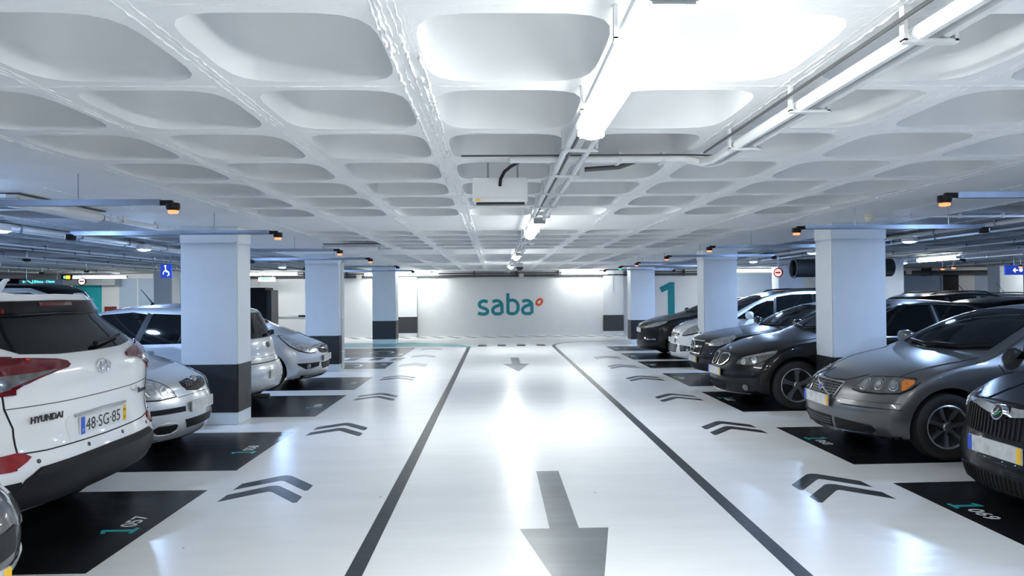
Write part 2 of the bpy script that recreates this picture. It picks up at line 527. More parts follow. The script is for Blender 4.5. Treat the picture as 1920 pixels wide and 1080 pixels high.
for i in range(26):                                    # no-parking stripes at the foot of the far wall
    x0 = -8.2 + i * 0.62
    B().prism([(x0, 25.0), (x0 + 0.2, 25.0), (x0 - 0.3, 25.9), (x0 - 0.5, 25.9)], 0, ZP).mk('hatch_stripe', FLOOR_D, fl)
B().box(-8.6, 8.0, 24.93, 24.99, 0, ZP).mk('lane_line', FLOOR_G, fl)

# ---------------------------------------------------------------- ceiling: waffle slab
PX = 0.779
def run(a, n, p):
    return [(a + i * p, a + (i + 1) * p) for i in range(n)]
xc_mid = run(0.46 - 4 * PX, 8, PX)
xc_l1 = run(-4.42 - 8 * PX, 8, PX)
xc_r1 = run(5.22, 8, PX)
xc_l2 = run(-12.4 - 9 * PX, 9, PX)
xc_r2 = run(13.2, 9, PX)
xcells = xc_l2 + xc_l1 + xc_mid + xc_r1 + xc_r2
yc0 = run(-5.15, 7, 0.8)
ycells = yc0 + run(2.05, 7, 0.8) + run(9.28, 5, 0.8) + run(14.88, 5, 0.8) + run(20.48, 5, 0.8)

NS = 8
def cell_outline(hx, hy):
    pts = []
    for i in range(NS): pts.append((-hx + 2 * hx * i / NS, -hy))
    for i in range(NS): pts.append((hx, -hy + 2 * hy * i / NS))
    for i in range(NS): pts.append((hx - 2 * hx * i / NS, hy))
    for i in range(NS): pts.append((-hx, hy - 2 * hy * i / NS))
    return pts
def squircle(out, hx, hy, n=4.6):
    res = []
    for x, y in out:
        k = (abs(x / hx) ** n + abs(y / hy) ** n) ** (1 / n)
        res.append((x / k, y / k))
    return res
HX, HY = PX / 2, 0.4
outl = cell_outline(HX, HY)
OX, OY = HX - 0.062, HY - 0.058
rim = squircle(outl, OX, OY)
cv, cf, cm = [], [], []
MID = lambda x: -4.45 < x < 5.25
def slab_quad(x0, x1, y0, y1):
    k = len(cv)
    cv.extend([(x0, y0, H), (x0, y1, H), (x1, y1, H), (x1, y0, H)])
    cf.append((k, k + 1, k + 2, k + 3))
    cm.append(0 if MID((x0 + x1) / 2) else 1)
# frames of the cells
for x0, x1 in xcells:
    for y0, y1 in ycells:
        cx, cy = (x0 + x1) / 2, (y0 + y1) / 2
        k = len(cv)
        n = len(outl)
        cv.extend([(cx + a, cy + b_, H) for a, b_ in outl])
        cv.extend([(cx + a, cy + b_, H) for a, b_ in rim])
        for i in range(n):
            j = (i + 1) % n
            cf.append((k + i, k + n + i, k + n + j, k + j))
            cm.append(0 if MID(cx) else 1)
# solid strips
def gaps(cells, lo, hi):
    g, p = [], lo
    for a, b_ in cells:
        if a - p > 1e-4: g.append((p, a))
        p = b_
    if hi - p > 1e-4: g.append((p, hi))
    return g
gx, gy = gaps(xcells, WX0, WX1), gaps(ycells, WY0, WY1)
for a, b_ in gx:
    slab_quad(a, b_, WY0, WY1)
xr, p = [], None
for a, b_ in xcells:
    if p is not None and abs(a - p) < 1e-4: xr[-1][1] = b_
    else: xr.append([a, b_])
    p = b_
for x0, x1 in xr:
    for a, b_ in gy:
        slab_quad(x0, x1, a, b_)
# roof of the slab
k = len(cv)
cv += [(WX0, WY0, 3.0), (WX1, WY0, 3.0), (WX1, WY1, 3.0), (WX0, WY1, 3.0)]
cf += [(k, k + 1, k + 2, k + 3)]
cm.append(1)
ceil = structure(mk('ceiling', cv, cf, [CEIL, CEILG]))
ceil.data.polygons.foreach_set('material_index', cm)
# one coffer, shared by all
lev = [(1.0, 0.0, 4.6), (0.985, 0.016, 4.5), (0.955, 0.09, 4.2), (0.915, 0.18, 3.9), (0.86, 0.26, 3.6), (0.75, 0.32, 3.3), (0.58, 0.35, 3), (0.35, 0.362, 2.6)]
v, f = [], []
for sc, h, nn in lev:
    v += [(x, y, h) for x, y in squircle(outl, OX * sc, OY * sc, nn)]
n = len(outl)
for i in range(len(lev) - 1):
    for j in range(n):
        jj = (j + 1) % n
        f.append((i * n + j, (i + 1) * n + j, (i + 1) * n + jj, i * n + jj))
v.append((0, 0, 0.364))
t0 = (len(lev) - 1) * n
for j in range(n):
    f.append((t0 + j, len(v) - 1, t0 + (j + 1) % n))
coffer0 = mk('coffer', v, f, COFFER, ceil, True, sharp=50)
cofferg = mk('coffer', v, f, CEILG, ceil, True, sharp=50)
allc = []
for x0, x1 in xcells:
    for y0, y1 in ycells:
        cx, cy = (x0 + x1) / 2, (y0 + y1) / 2
        vis = cy > 1.9 and abs((cx - 0.04 * cy) / cy) < 0.95
        mid = -2.8 < cx < 3.7
        allc.append((0 if (vis and mid) else (1 if vis else 2), (cx * cx + cy * cy), cx, cy))
allc.sort()
used = set()
for i, (_, _, cx, cy) in enumerate(allc[:290]):
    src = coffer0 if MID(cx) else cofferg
    o = src if src not in used else src.copy()
    if src in used:
        COL.objects.link(o)
        o.parent = ceil
    used.add(src)
    o.location = (cx, cy, H)
sv, sf, sm_ = [], [], []
for _, _, cx, cy in allc[290:]:
    k = len(sv)
    sv.extend([(cx + a, cy + b_, H + c) for a, b_, c in v])
    sf.extend([tuple(q + k for q in qq) for qq in f])
    sm_ += [0 if MID(cx) else 1] * len(f)
o = mk('coffers', sv, sf, [COFFER, CEILG], ceil, True, sharp=50)
o.data.polygons.foreach_set('material_index', sm_)
o['kind'] = 'stuff'

# formwork fins and rough paint ridges along the ribs
def ridge(x0, y0, x1, y1, h, w, gap=0.35, step=0.03, seed=0):
    rnd = random.Random(seed)
    d = Vector((x1 - x0, y1 - y0))
    n = int(d.length / step)
    d.normalize()
    nn = Vector((-d.y, d.x))
    v, f = [], []
    on = True
    for i in range(n + 1):
        if rnd.random() < 0.12: on = rnd.random() > gap
        hh = h * (0.15 + 1.0 * rnd.random() ** 1.5) if on else 0.0004
        c = Vector((x0, y0)) + d * step * i + nn * rnd.uniform(-0.004, 0.004)
        a, b_ = c + nn * w * rnd.uniform(0.35, 0.65), c - nn * w * rnd.uniform(0.35, 0.65)
        v += [(a.x, a.y, H + 0.001), (c.x, c.y, H - hh), (b_.x, b_.y, H + 0.001)]
    for i in range(n):
        q = 3 * i
        f += [(q, q + 3, q + 4, q + 1), (q + 1, q + 4, q + 5, q + 2)]
    return v, f
def ridges(name, lines):
    b = B()
    for i, ln in enumerate(lines):
        b.add(*ridge(*ln, seed=i * 13 + 5))
    o = b.mk(name, RIDGE, ceil)
    o['kind'] = 'stuff'
ribx = [0.46 + PX * i for i in range(-4, 5)]
ls = []
for x in ribx:
    ls += [(x - 0.02, 0.5, x - 0.02, 25.9, 0.006, 0.007), (x + 0.003, 0.5, x + 0.003, 25.9, 0.004, 0.005), (x + 0.024, 0.5, x + 0.024, 25.9, 0.005, 0.006)]
xm = ribx[3]
for dx, hh in ((-0.05, 0.012), (-0.035, 0.014), (0.008, 0.01), (0.035, 0.016), (0.052, 0.012)):
    ls.append((xm + dx, 0.5, xm + dx, 25.9, hh, 0.016))
for x in (-4.35, -3.55, 3.66, 5.15, 4.4):
    ls.append((x, 0.5, x, 25.9, 0.006, 0.008))
for x in [c[0] for c in xc_l1 + xc_r1]:
    ls.append((x, 2.0, x, 25.9, 0.006, 0.012))
ridges('formwork_fin', ls)
ls = []
for y0, y1 in run(2.05, 7, 0.8) + run(9.28, 5, 0.8):
    ls.append((-2.6, y0, 3.5, y0, 0.005, 0.01))
for dy in (-0.06, -0.1, -0.14, -0.2):
    ls.append((-2.6, 2.04 + dy, 3.5, 2.04 + dy, 0.012, 0.03))
ridges('paint_ridge', ls)

# ---------------------------------------------------------------- walls
wb = structure(B().box(WX0, WX1, 26.0, 26.3, 0, 3.0).mk('wall_back', WALL))
wl = structure(B().box(WX0 - 0.3, WX0, WY0, 26.3, 0, 3.0).mk('wall_left', WALLB))
wr = structure(B().box(WX1, WX1 + 0.3, WY0, 26.3, 0, 3.0).mk('wall_right', WALLB))
wf = structure(B().box(WX0 - 0.3, WX1 + 0.3, WY0 - 0.3, WY0, 0, 3.0).mk('wall_front', WALL))
# pilasters with charcoal bands
for x0, x1 in ((-3.66, -2.95), (4.12, 4.88)):
    p = B().box(x0, x1, 25.82, 26.0, 0, H).mk('pilaster', WALL, wb)
    B().box(x0 - 0.004, x1 + 0.004, 25.815, 26.0, 0.15, 0.76).mk('pilaster_band', WALLBAND, p)
B().box(4.45, 4.53, 25.79, 25.82, 1.62, 1.74).mk('wall_socket', WMETAL, wb)
B().tube([(4.49, 25.80, 2.3), (4.49, 25.80, 1.74)], 0.012, 6).mk('cable', SIGN_GREY, wb)
# vertical joints in the wall
for x in (-8.9, -2.94, 5.4, 9.0):
    B().box(x - 0.008, x + 0.008, 25.985, 26.0, 0, 2.3).mk('wall_joint', SIGN_GREY, wb)
# barrier rail with black dashes, left of the second column
rail = B().box(-9.2, -5.75, 25.9, 26.0, 0.80, 0.86, 0.01).mk('bumper_rail', WMETAL, wb)
for x in (-8.35, -7.2, -6.1):
    B().box(x - 0.2, x + 0.2, 25.895, 25.9, 0.795, 0.865).mk('black_dash', BLACKP, rail)
# the painted word and the big numeral
def stroke_letter(name, strokes, w, m, yy=25.992):
    b = B()
    for st in strokes:
        pts, ww = st if isinstance(st, tuple) else (st, w)
        L, Rr = ribbon(pts, ww)
        n = len(pts)
        v = []
        for i in range(n):
            v += [(L[i].x, yy, L[i].y), (Rr[i].x, yy, Rr[i].y), (L[i].x, 26.0, L[i].y), (Rr[i].x, 26.0, Rr[i].y)]
        f = []
        for i in range(n - 1):
            a, c = 4 * i, 4 * i + 4
            f += [(a, a + 1, c + 1, c), (a, c, c + 2, a + 2), (a + 1, a + 3, c + 3, c + 1)]
        b.add(v, f)
        yy -= 0.0012
    return b.mk(name, m, wb)
# letter coordinates from the crop of the wall: 1728 px = 160 px of photo, 1 px of photo at the wall = .02022 m
def lp(pts):
    return [(-0.975 + (x / 10.8) * 0.02025, 2.222 - (y / 10.8) * 0.02025) for x, y in pts]
LW = 0.125
s_ = [(372, 492), (300, 474), (255, 482), (210, 510), (202, 550), (220, 590), (290, 620), (345, 645), (368, 685), (345, 725), (280, 740), (215, 732), (175, 715)]
def smooth(pts, n=4):
    out = []
    P = [Vector(p) for p in pts]
    for i in range(len(P) - 1):
        p0, p1, p2, p3 = P[max(i - 1, 0)], P[i], P[i + 1], P[min(i + 2, len(P) - 1)]
        for k in range(n):
            t = k / n
            out.append(tuple(0.5 * ((2 * p1) + (p2 - p0) * t + (2 * p0 - 5 * p1 + 4 * p2 - p3) * t * t + (3 * p1 - p0 - 3 * p2 + p3) * t ** 3)))
    out.append(tuple(P[-1]))
    return out
stroke_letter('painted_letter', [lp(smooth(s_))], LW, TEAL)
def letter_a(dx):
    a1 = [(468, 492), (540, 472), (600, 480), (645, 520), (660, 570), (660, 735)]
    a2 = [(650, 735), (600, 735), (540, 738), (495, 720), (472, 675), (482, 630), (520, 595), (580, 572), (640, 545)]
    stroke_letter('painted_letter', [lp([(x + dx, y) for x, y in smooth(a1)]), lp([(x + dx, y) for x, y in smooth(a2)])], LW, TEAL)
letter_a(0)
letter_a(607)
b1 = [(782, 320), (782, 735)]
b2 = [(785, 475), (860, 462), (930, 480), (975, 530), (988, 600), (978, 670), (940, 720), (880, 738), (820, 730), (785, 720)]
stroke_letter('painted_letter', [lp(b1), lp(smooth(b2))], LW, TEAL)
o_ = []
for i in range(25):
    a = R(15 * i)
    ex, ey = 48 * math.cos(a), 68 * math.sin(a)
    o_.append((1420 + ex * math.cos(R(40)) + ey * math.sin(R(40)), 505 + ex * math.sin(R(40)) - ey * math.cos(R(40))))
stroke_letter('painted_ring', [lp(o_)], 0.085, ORANGE)
def wall_poly(name, pts, m, y=25.99, par=None):
    b = B().prism(pts, 0, 0.01)
    b.xform(lambda p: Vector((p.x, y + 0.01 - p.z, p.y)))
    return b.mk(name, m, par or wb)
wall_poly('painted_numeral', [(6.62, 0.55), (6.88, 0.55), (6.88, 1.99), (6.70, 1.99), (6.30, 1.79), (6.39, 1.60), (6.62, 1.70)], TEAL)
# far left part of the wall: teal panel, grey fields, red panel
wall_poly('teal_panel', [(-15.9, 0), (-14.75, 0), (-14.75, 2.1), (-15.9, 2.1)], TEALW)
wall_poly('dark_opening', [(-24, 0), (-17.2, 0), (-17.2, 2.32), (-24, 2.32)], BLACKP)
wall_poly('grey_panel', [(-13.4, 0), (-11.2, 0), (-11.2, 2.3), (-13.4, 2.3)], WALLB)
wall_poly('grey_panel', [(-14.1, 0), (-13.45, 0), (-13.45, 2.3), (-14.1, 2.3)], WALLB)
wall_poly('red_panel', [(-14.65, 0.6), (-14.2, 0.6), (-14.2, 1.25), (-14.65, 1.25)], REDP)
# far right: fields painted with the blue cast of the LED light, and dark doors
for x0, x1 in ((8.3, 11.6), (13.0, 17.25), (18.6, 19.85), (20.6, 24.0)):
    wall_poly('blue_lit_panel', [(x0, 0), (x1, 0), (x1, 2.3), (x0, 2.3)], WALLB)
for i, x in enumerate((17.3, 19.9)):
    d = structure(B().box(x, x + 0.62, 25.94, 26.0, 0, 2.2, 0.005).mk('door_%d' % (i + 1), BLACKP))
    B().box(x - 0.05, x, 25.93, 26.0, 0, 2.25).mk('door_frame', SIGN_GREY, d)
    B().tube([(x + 0.08, 25.9, 1.05), (x + 0.2, 25.9, 1.05)], 0.012, 6).mk('door_handle', SATIN, d)

# ---------------------------------------------------------------- columns
def column(x0, y0, w, d, label, side=1):
    o = empty('column', (x0, y0, 0))
    tag(o, label, 'column', 'square concrete columns along the aisle')
    B().box(0, w, 0, d, 0.0, 2.26, 0.012).mk('shaft', COLP, o)
    B().box(-0.006, w + 0.006, -0.006, d + 0.006, 2.26, H, 0.008).mk('capital', COLP, o)
    B().box(-0.004, w + 0.004, -0.004, d + 0.004, 0.145, 0.765, 0.012).mk('dark_band', BAND, o)
    return o
column(-3.9, 8.57, 0.70, 0.46, 'large pale blue column with black band, nearest on the left')
column(-3.97, 14.38, 0.70, 0.46, 'blue column behind the small silver hatchback, with white pipes on its aisle side')
column(-3.98, 22.27, 0.75, 0.6, 'farthest left column, standing beside the teal walkway strip')
column(4.3, 8.6, 0.70, 0.46, 'large pale blue column nearest on the right, behind the grey saloon bonnet')
column(4.3, 13.95, 0.70, 0.46, 'blue column rising behind the white people carrier bonnet')
column(4.2, 21.0, 0.75, 0.55, 'farthest right column, left of the big teal numeral')
column(10.0, 18.0, 0.95, 0.6, 'white column in the far right bays, behind the nearest right column')
column(17.7, 23.5, 0.85, 0.6, 'white column between the two dark doors at far right')
column(9.75, 23.2, 0.9, 0.6, 'white column below the round duct fan at right')
column(-11.35, 23.0, 0.6, 0.6, 'white column just left of the nearest left column')
# ================================================================ SERVICES UNDER THE CEILING
def tube_light(x, y, z, ln, along, label, lit=True, m=None, w=0.12, group='tubular ceiling lights'):
    """batten luminaire: enamel back, diffuser, grey end caps; x, y is its centre"""
    o = empty('tube_light', (x, y, z), 0 if along == 'y' else R(90))
    tag(o, label, 'lamp', group)
    h = ln / 2
    B().box(-w * 0.32, w * 0.32, -h * 0.96, h * 0.96, 0.045, 0.085, 0.006).mk('housing', WMETAL, o)
    b = B()
    n = 12
    prof = [(-w / 2, 0.045)] + [(-w / 2 * math.cos(math.pi * i / n), 0.03 - 0.052 * math.sin(math.pi * i / n)) for i in range(n + 1)] + [(w / 2, 0.045)]
    pts = [(px, y_, pz) for y_ in (-h + 0.02, h - 0.02) for px, pz in prof]
    q = len(prof)
    b.add(pts, [(i, (i + 1) % q, q + (i + 1) % q, q + i) for i in range(q)] + [tuple(range(q)), tuple(reversed(range(q, 2 * q)))])
    df = b.mk('diffuser', [(m or TUBE_M), TUBE_S] if lit else WMETAL, o)
    if lit:                                            # the reflector sends most of the light down
        for p in df.data.polygons:
            p.material_index = 0 if p.center.z < -0.004 else 1
    for s in (-1, 1):
        B().box(-w / 2 - 0.004, w / 2 + 0.004, s * h - 0.02 if s > 0 else -h, h if s > 0 else -h + 0.02, -0.012, 0.055, 0.008).mk('end_cap', SIGN_GREY, o)
    if not lit:
        B().box(-w * 0.55, w * 0.55, -h, h, 0.084, H - z).mk('shadow_backing', DARKM, o)  # dark block standing in for the shade above the fitting
    if along == 'x': o.rotation_euler.z = 0
    for s in (-0.6, 0.6):
        hang(x if along == 'y' else x + s * h, y + s * h if along == 'y' else y, 0.08, 0.011, o, 'bracket', WMETAL)
    if along == 'x':                                   # turn the whole lamp across the aisle
        for ch in o.children:
            if not ch.name.startswith(('bracket', 'mounting')):
                ch.rotation_euler.z = R(90)
    return o
tube_light(0.462, 2.47, 2.345, 1.52, 'y', 'big lit white tube light over the aisle, nearest the camera')
tube_light(0.475, 8.15, 2.345, 1.95, 'y', 'second lit tube light along the aisle, with grey round bracket at its near end', m=TUBE_H)
tube_light(0.47, 14.1, 2.345, 1.6, 'y', 'third lit tube light along the aisle, above the far direction arrow', m=TUBE_H)
tube_light(0.47, 19.2, 2.345, 1.6, 'y', 'farthest small lit tube light over the aisle')
tube_light(0.46, -3.6, 2.345, 1.52, 'y', 'unseen fill tube light continuing the aisle row behind the camera')  # fill lamp out of view, repeating the aisle row
tube_light(-1.7, -2.4, 2.345, 1.52, 'x', 'added unseen cross tube light at left behind the camera, brightening the columns')  # invented lamp out of view that lifts the column fronts
tube_light(2.8, -2.4, 2.345, 1.52, 'x', 'added unseen cross tube light at right behind the camera, brightening the columns')  # its right-hand twin, likewise invented for the column fronts
tube_light(0.46, -8.8, 2.345, 1.52, 'y', 'unseen fill tube light continuing the aisle row to the rear end')  # second fill lamp out of view, on the same row
G2 = 'lit tubes along the far wall'
tube_light(-3.45, 25.4, 2.33, 2.75, 'x', 'long lit tube left of the teal word on the far wall', m=TUBE_F, group=G2)
tube_light(3.35, 25.4, 2.33, 1.75, 'x', 'lit tube at the far wall, right of the teal word', m=TUBE_G, group=G2)
tube_light(-7.9, 24.3, 2.35, 1.9, 'x', 'lit tube above the black cabinet', m=TUBE_F, group=G2)
tube_light(-13.7, 24.0, 2.28, 1.9, 'x', 'bright tube above the teal wall panel at far left', m=TUBE_F, group=G2)
tube_light(9.1, 24.2, 2.33, 1.9, 'x', 'lit tube right of the second right column', m=TUBE_F, group=G2)
tube_light(10.75, 16.3, 2.33, 1.5, 'y', 'lit tube beside the far white column at right', m=TUBE_F, group=G2)
tube_light(19.5, 22.5, 2.36, 2.2, 'x', 'thin lit tube above the two dark doors', m=TUBE_F, group=G2)
G3 = 'unlit ceiling luminaires'
tube_light(-4.0, 6.35, 2.375, 1.25, 'y', 'unlit white batten light with dark top, before the nearest left column', lit=False, w=0.16, group=G3)
tube_light(-2.42, 11.65, 2.375, 0.95, 'x', 'unlit white batten light over the left lane edge', lit=False, w=0.16, group=G3)
def led(x, y, label):
    o = empty('led_lamp', (x, y, 2.36))
    tag(o, label, 'lamp', 'round LED lamps over the parking rows')
    B().lathe([(0.0, 0.07), (0.10, 0.07), (0.11, 0.02), (0.105, -0.012), (0.085, -0.014)], 20).mk('lamp_housing', WMETAL, o, True)
    B().lathe([(0.085, -0.013), (0.07, -0.024), (0.035, -0.030), (0.0, -0.031)], 20).mk('lamp_lens', LED_M, o, True)
    hang(x, y, 0.07, 0.012, o, 'stem', GMETAL)
LL = ['beyond the frame edge at left', 'at the left picture edge', 'left of the nearest left column', 'seen over the black cabinet', 'farthest on the left']
for (x, y), s in zip([(-5.53, 4.5), (-5.53, 7.77), (-5.55, 10.95), (-5.6, 14.2), (-5.62, 18.2)], LL):
    led(x, y, 'round bluish LED lamp over the left cars, ' + s)
LR = ['above the darkest bonnet', 'beside the silver saloon', 'just right of the nearest right column', 'touching the nearest right column', 'left of the dark duct fan', 'farthest on the right']
for (x, y), s in zip([(6.3, 4.0), (6.35, 7.2), (6.4, 10.37), (6.32, 13.4), (6.5, 17.0), (6.5, 20.2)], LR):
    led(x, y, 'round bluish LED lamp over the right cars, ' + s)
led(11.3, 18.6, 'small bluish LED lamp beside the far white column')
led(12.2, 14.0, 'bluish LED lamp over the far right cars')
led(-11.5, 9.0, 'bluish LED lamp over the far left van')
led(-11.5, 16.0, 'bluish LED lamp over the far left bays')
led(-5.53, 0.5, 'bluish LED lamp at left behind the camera')
led(6.3, 0.5, 'bluish LED lamp at right behind the camera')

# ---------------------------------------------------------------- conduit pairs along the ribs
def conduit_run(name, pipes, clips, label, m=CONDUIT, dark=None, group=None):
    o = empty(name, (0, 0, 0))
    tag(o, label, 'conduit', group)
    for pts, r in pipes:
        B().tube(pts, r, 10).mk('pipe', m, o, True)
    for pts, r in (dark or []):
        B().tube(pts, r, 6).mk('cable', PIPE, o, True)
    for x0, x1, y0, y1, z in clips:
        b = B().box(x0, x1, y0, y1, z - 0.006, z + 0.006)
        b.box(x0, x0 + 0.012, y0, y1, z, H - 0.0015).box(x1 - 0.012, x1, y0, y1, z, H - 0.0015)
        b.mk('clamp', WMETAL, o)
    return o
zc = H - 0.085
ycl = [1.25 + 0.8 * i for i in range(30)]
conduit_run('conduit_pair', [([(0.398, 0.4, zc + 0.012), (0.398, 25.6, zc + 0.012)], 0.018), ([(0.52, 3.4, zc), (0.52, 25.6, zc)], 0.018)],
            [(0.365, 0.445 if y < 3.3 else 0.56, y - 0.012, y + 0.012, zc - 0.02) for y in ycl], 'pair of white conduits along the aisle tube lights', dark=[([(0.436, 0.4, zc + 0.02), (0.436, 25.6, zc + 0.02)], 0.009)])
zt_ = H - 0.036
conduit_run('conduit_pair', [([(1.30, 0.4, zc), (1.30, 4.0, zc), (1.27, 4.14, zc + .01), (1.16, 4.20, zt_), (0.10, 4.22, zt_)], 0.026),
                             ([(1.385, 0.4, zc), (1.385, 4.1, zc), (1.34, 4.24, zc + .01), (1.2, 4.28, zt_), (0.62, 4.29, zt_)], 0.016)],
            [(1.25, 1.42, y - 0.012, y + 0.012, zc - 0.025) for y in (1.25, 2.05, 2.85, 3.6)],
            'bright white conduit pair that bends left towards the hanging box', dark=[([(1.345, 0.4, zc + 0.02), (1.345, 4.0, zc + 0.02), (1.2, 4.16, zt_ + .01), (-0.2, 4.17, zt_ + .01)], 0.006), ([(1.23, 0.4, zc + 0.03), (1.23, 3.95, zc + 0.03)], 0.007),
                  ([(0.90, 4.30, zt_), (0.80, 4.34, zt_ - 0.03), (0.58, 4.34, zt_ - 0.045)], 0.016)])
for x in (1.05, 0.78):
    B().box(x - 0.012, x + 0.012, 4.18, 4.32, zt_ - 0.025, H - 0.0015).mk('clamp', WMETAL, bpy.data.objects['conduit_pair.001'])

# hanging sign box seen from behind
hb = empty('hanging_box', (0.04, 4.62, 2.215))
tag(hb, 'pale grey hanging box with yellow sticker and black slot beneath', 'box')
B().box(-0.185, 0.185, -0.05, 0.05, 0.0, 0.165, 0.006).mk('box_body', WMETAL, hb)
B().box(-0.183, 0.183, -0.062, -0.05, 0.0, 0.026, 0.003).mk('front_lip', CONDUIT, hb)
B().box(-0.16, 0.165, -0.04, 0.03, -0.012, 0.0).mk('slot', BLACKP, hb)
B().box(-0.165, -0.13, -0.0632, -0.062, 0.008, 0.020).mk('sticker', PLATE_Y, hb)
B().tube([(-0.08, 0, 0.165), (-0.08, 0, roofz(-0.04, 4.62) - 2.215)], 0.008, 6).mk('hanger', SIGN_GREY, hb)
B().tube([(0.12, 0, 0.165), (0.12, 0, roofz(0.16, 4.62) - 2.215)], 0.008, 6).mk('hanger', SIGN_GREY, hb)
B().tube([(0.0, -0.052, 0.11), (0.005, -0.09, 0.15), (0.03, -0.13, 0.19), (0.07, -0.2, 0.21), (0.12, -0.36, 0.21)], 0.011, 8).mk('cable', BLACKP, hb, True)

# round bracket and round dark camera under the conduits
rb = empty('round_plate', (0.462, 9.75, 2.32))
tag(rb, 'round white mounting plate with grey square and black dot', 'bracket')
B().lathe([(0, 0.02), (0.105, 0.02), (0.11, 0.0), (0.105, -0.015), (0, -0.015)], 24).mk('disc', WMETAL, rb, True)
B().box(-0.045, 0.045, -0.02, 0.05, -0.022, -0.014).mk('square_inset', SIGN_GREY, rb)
B().lathe([(0, -0.02), (0.018, -0.02), (0.018, -0.012)], 12, c=(0.01, -0.07, 0)).mk('knob', BLACKP, rb)
B().tube([(0, 0, 0.02), (0, 0, H - 2.321)], 0.012, 8).mk('stem', WMETAL, rb)
dc = empty('dome_camera', (0.60, 16.4, 2.24))
tag(dc, 'small dark round dome camera under the aisle conduits', 'camera')
B().lathe([(0, 0.10), (0.085, 0.10), (0.09, 0.06), (0.09, 0.0)], 20).mk('camera_base', WMETAL, dc, True)
B().lathe([(0.085, 0.0), (0.08, -0.04), (0.05, -0.075), (0, -0.085)], 20).mk('dome', DARKM, dc, True)
B().tube([(0, 0, 0.1), (0, 0, roofz(0.6, 16.4) - 2.24)], 0.02, 8).mk('stem', WMETAL, dc)

# ---------------------------------------------------------------- guidance rails, indicator lamps, sensors
def rail_set(y, xa, xo, side, lens, words, sensor=True):
    z = 2.265
    s = 1 if side == 'left' else -1
    r_ = empty('sensor_rail', (xa, y, z))
    tag(r_, 'thin grey metal rail hung over the %s bay %s' % (side, words), 'rail', 'indicator rails over the bays')
    ln = xo - xa
    B().box(min(0, ln), max(0, ln), -0.02, 0.02, -0.022, 0.022, 0.003).mk('channel', GMETAL, r_)
    for k in (0.28, 0.8):
        B().tube([(ln * k, 0, 0.02), (ln * k, 0, roofz(xa + ln * k, y) - z)], 0.004, 6).mk('rod', GMETAL, r_)
    o = empty('bay_indicator', (xa + 0.085 * s, y, z - 0.035))
    lw = {'r': 'red', 'g': 'green', 'b': 'blue'}[lens]
    tag(o, '%s bay indicator lamp on the %s rail %s' % (lw, side, words), 'lamp', 'bay indicator lamps')
    B().lathe([(0, 0.032), (0.045, 0.03), (0.047, 0.0), (0.044, -0.012), (0.036, -0.022), (0.03, -0.022)], 20).mk('lamp_housing', BLACKP, o, True)
    b = B().box(-0.095 if s > 0 else 0.0, 0.0 if s > 0 else 0.095, -0.016, 0.016, 0.014, 0.05, 0.004)
    b.mk('arm', BLACKP, o)
    B().lathe([(0.034, -0.018), (0.035, -0.035), (0.03, -0.042), (0, -0.044)], 20).mk('lens', {'r': RED_L, 'g': GREEN_L, 'b': BLUE_L}[lens], o, True)
    if sensor:
        q = empty('bay_sensor', (xo, y, z - 0.022))
        tag(q, 'black sensor on the %s rail %s' % (side, words), 'sensor', 'bay sensors')
        B().lathe([(0, 0.0), (0.05, 0.0), (0.052, -0.03), (0.047, -0.045), (0.03, -0.048), (0.028, -0.04), (0, -0.04)], 18).mk('sensor_body', BLACKP, q, True)
        B().box(-0.03, 0.03, -0.035, 0.035, -0.002, 0.012).mk('sensor_mount', BLACKP, q)
wl_ = ['nearest the camera', 'just before the nearest column', 'just past the nearest column', 'before the second column', 'past the second column', 'beside the farthest column']
for (y, c), w_ in zip([(4.87, 'r'), (7.2, 'r'), (10.05, 'r'), (12.5, 'r'), (16.0, 'b'), (19.0, 'b')], wl_):
    rail_set(y, -2.35, -4.4, 'left', c, w_)
wr_ = ['nearest the camera', 'just before the nearest column', 'just past the nearest column', 'before the second column', 'past the second column', 'second before the farthest column', 'last before the farthest column']
for (y, c), w_ in zip([(4.7, 'r'), (7.05, 'r'), (9.95, 'r'), (12.45, 'r'), (15.1, 'r'), (17.1, 'g'), (19.5, 'r')], wr_):
    rail_set(y, 3.24, 5.15, 'right', c, w_)
for i, (x, y) in enumerate([(12.3, 18.0), (12.6, 18.9), (13.9, 17.7)]):
    o = empty('bay_indicator', (x, y, 2.2))
    tag(o, 'tiny red indicator lamp over the far right cars, %s' % ['leftmost', 'lower, beside the dark door', 'over the blue sign'][i], 'lamp', 'bay indicator lamps')
    B().lathe([(0, 0.04), (0.05, 0.04), (0.05, 0), (0, 0)], 12).mk('lamp_housing', BLACKP, o)
    B().lathe([(0.045, 0.0), (0.045, -0.03), (0, -0.04)], 12).mk('lens', RED_L, o)
    B().tube([(0, 0, 0.04), (0, 0, roofz(x, y) - 2.2)], 0.006, 6).mk('rod', GMETAL, o)
for i, (x, y) in enumerate([(10.6, 15.2), (11.1, 15.9), (13.2, 15.5), (-8.35, 12.4), (-12.4, 19.0), (-10.6, 18.0)]):
    q = empty('bay_sensor', (x, y, 2.3))
    tag(q, 'tiny black ceiling sensor far %s, %s' % ('right' if x > 0 else 'left', ['left of three', 'middle of three', 'right of three', 'above the black van', 'above the amber sign', 'before the grey wall'][i]), 'sensor', 'bay sensors')
    B().lathe([(0, 0.0), (0.06, 0.0), (0.062, -0.03), (0.05, -0.05), (0, -0.055)], 14).mk('sensor_body', BLACKP, q)
    B().tube([(0, 0, 0.0), (0, 0, roofz(x, y) - 2.3)], 0.008, 6).mk('rod', GMETAL, q)

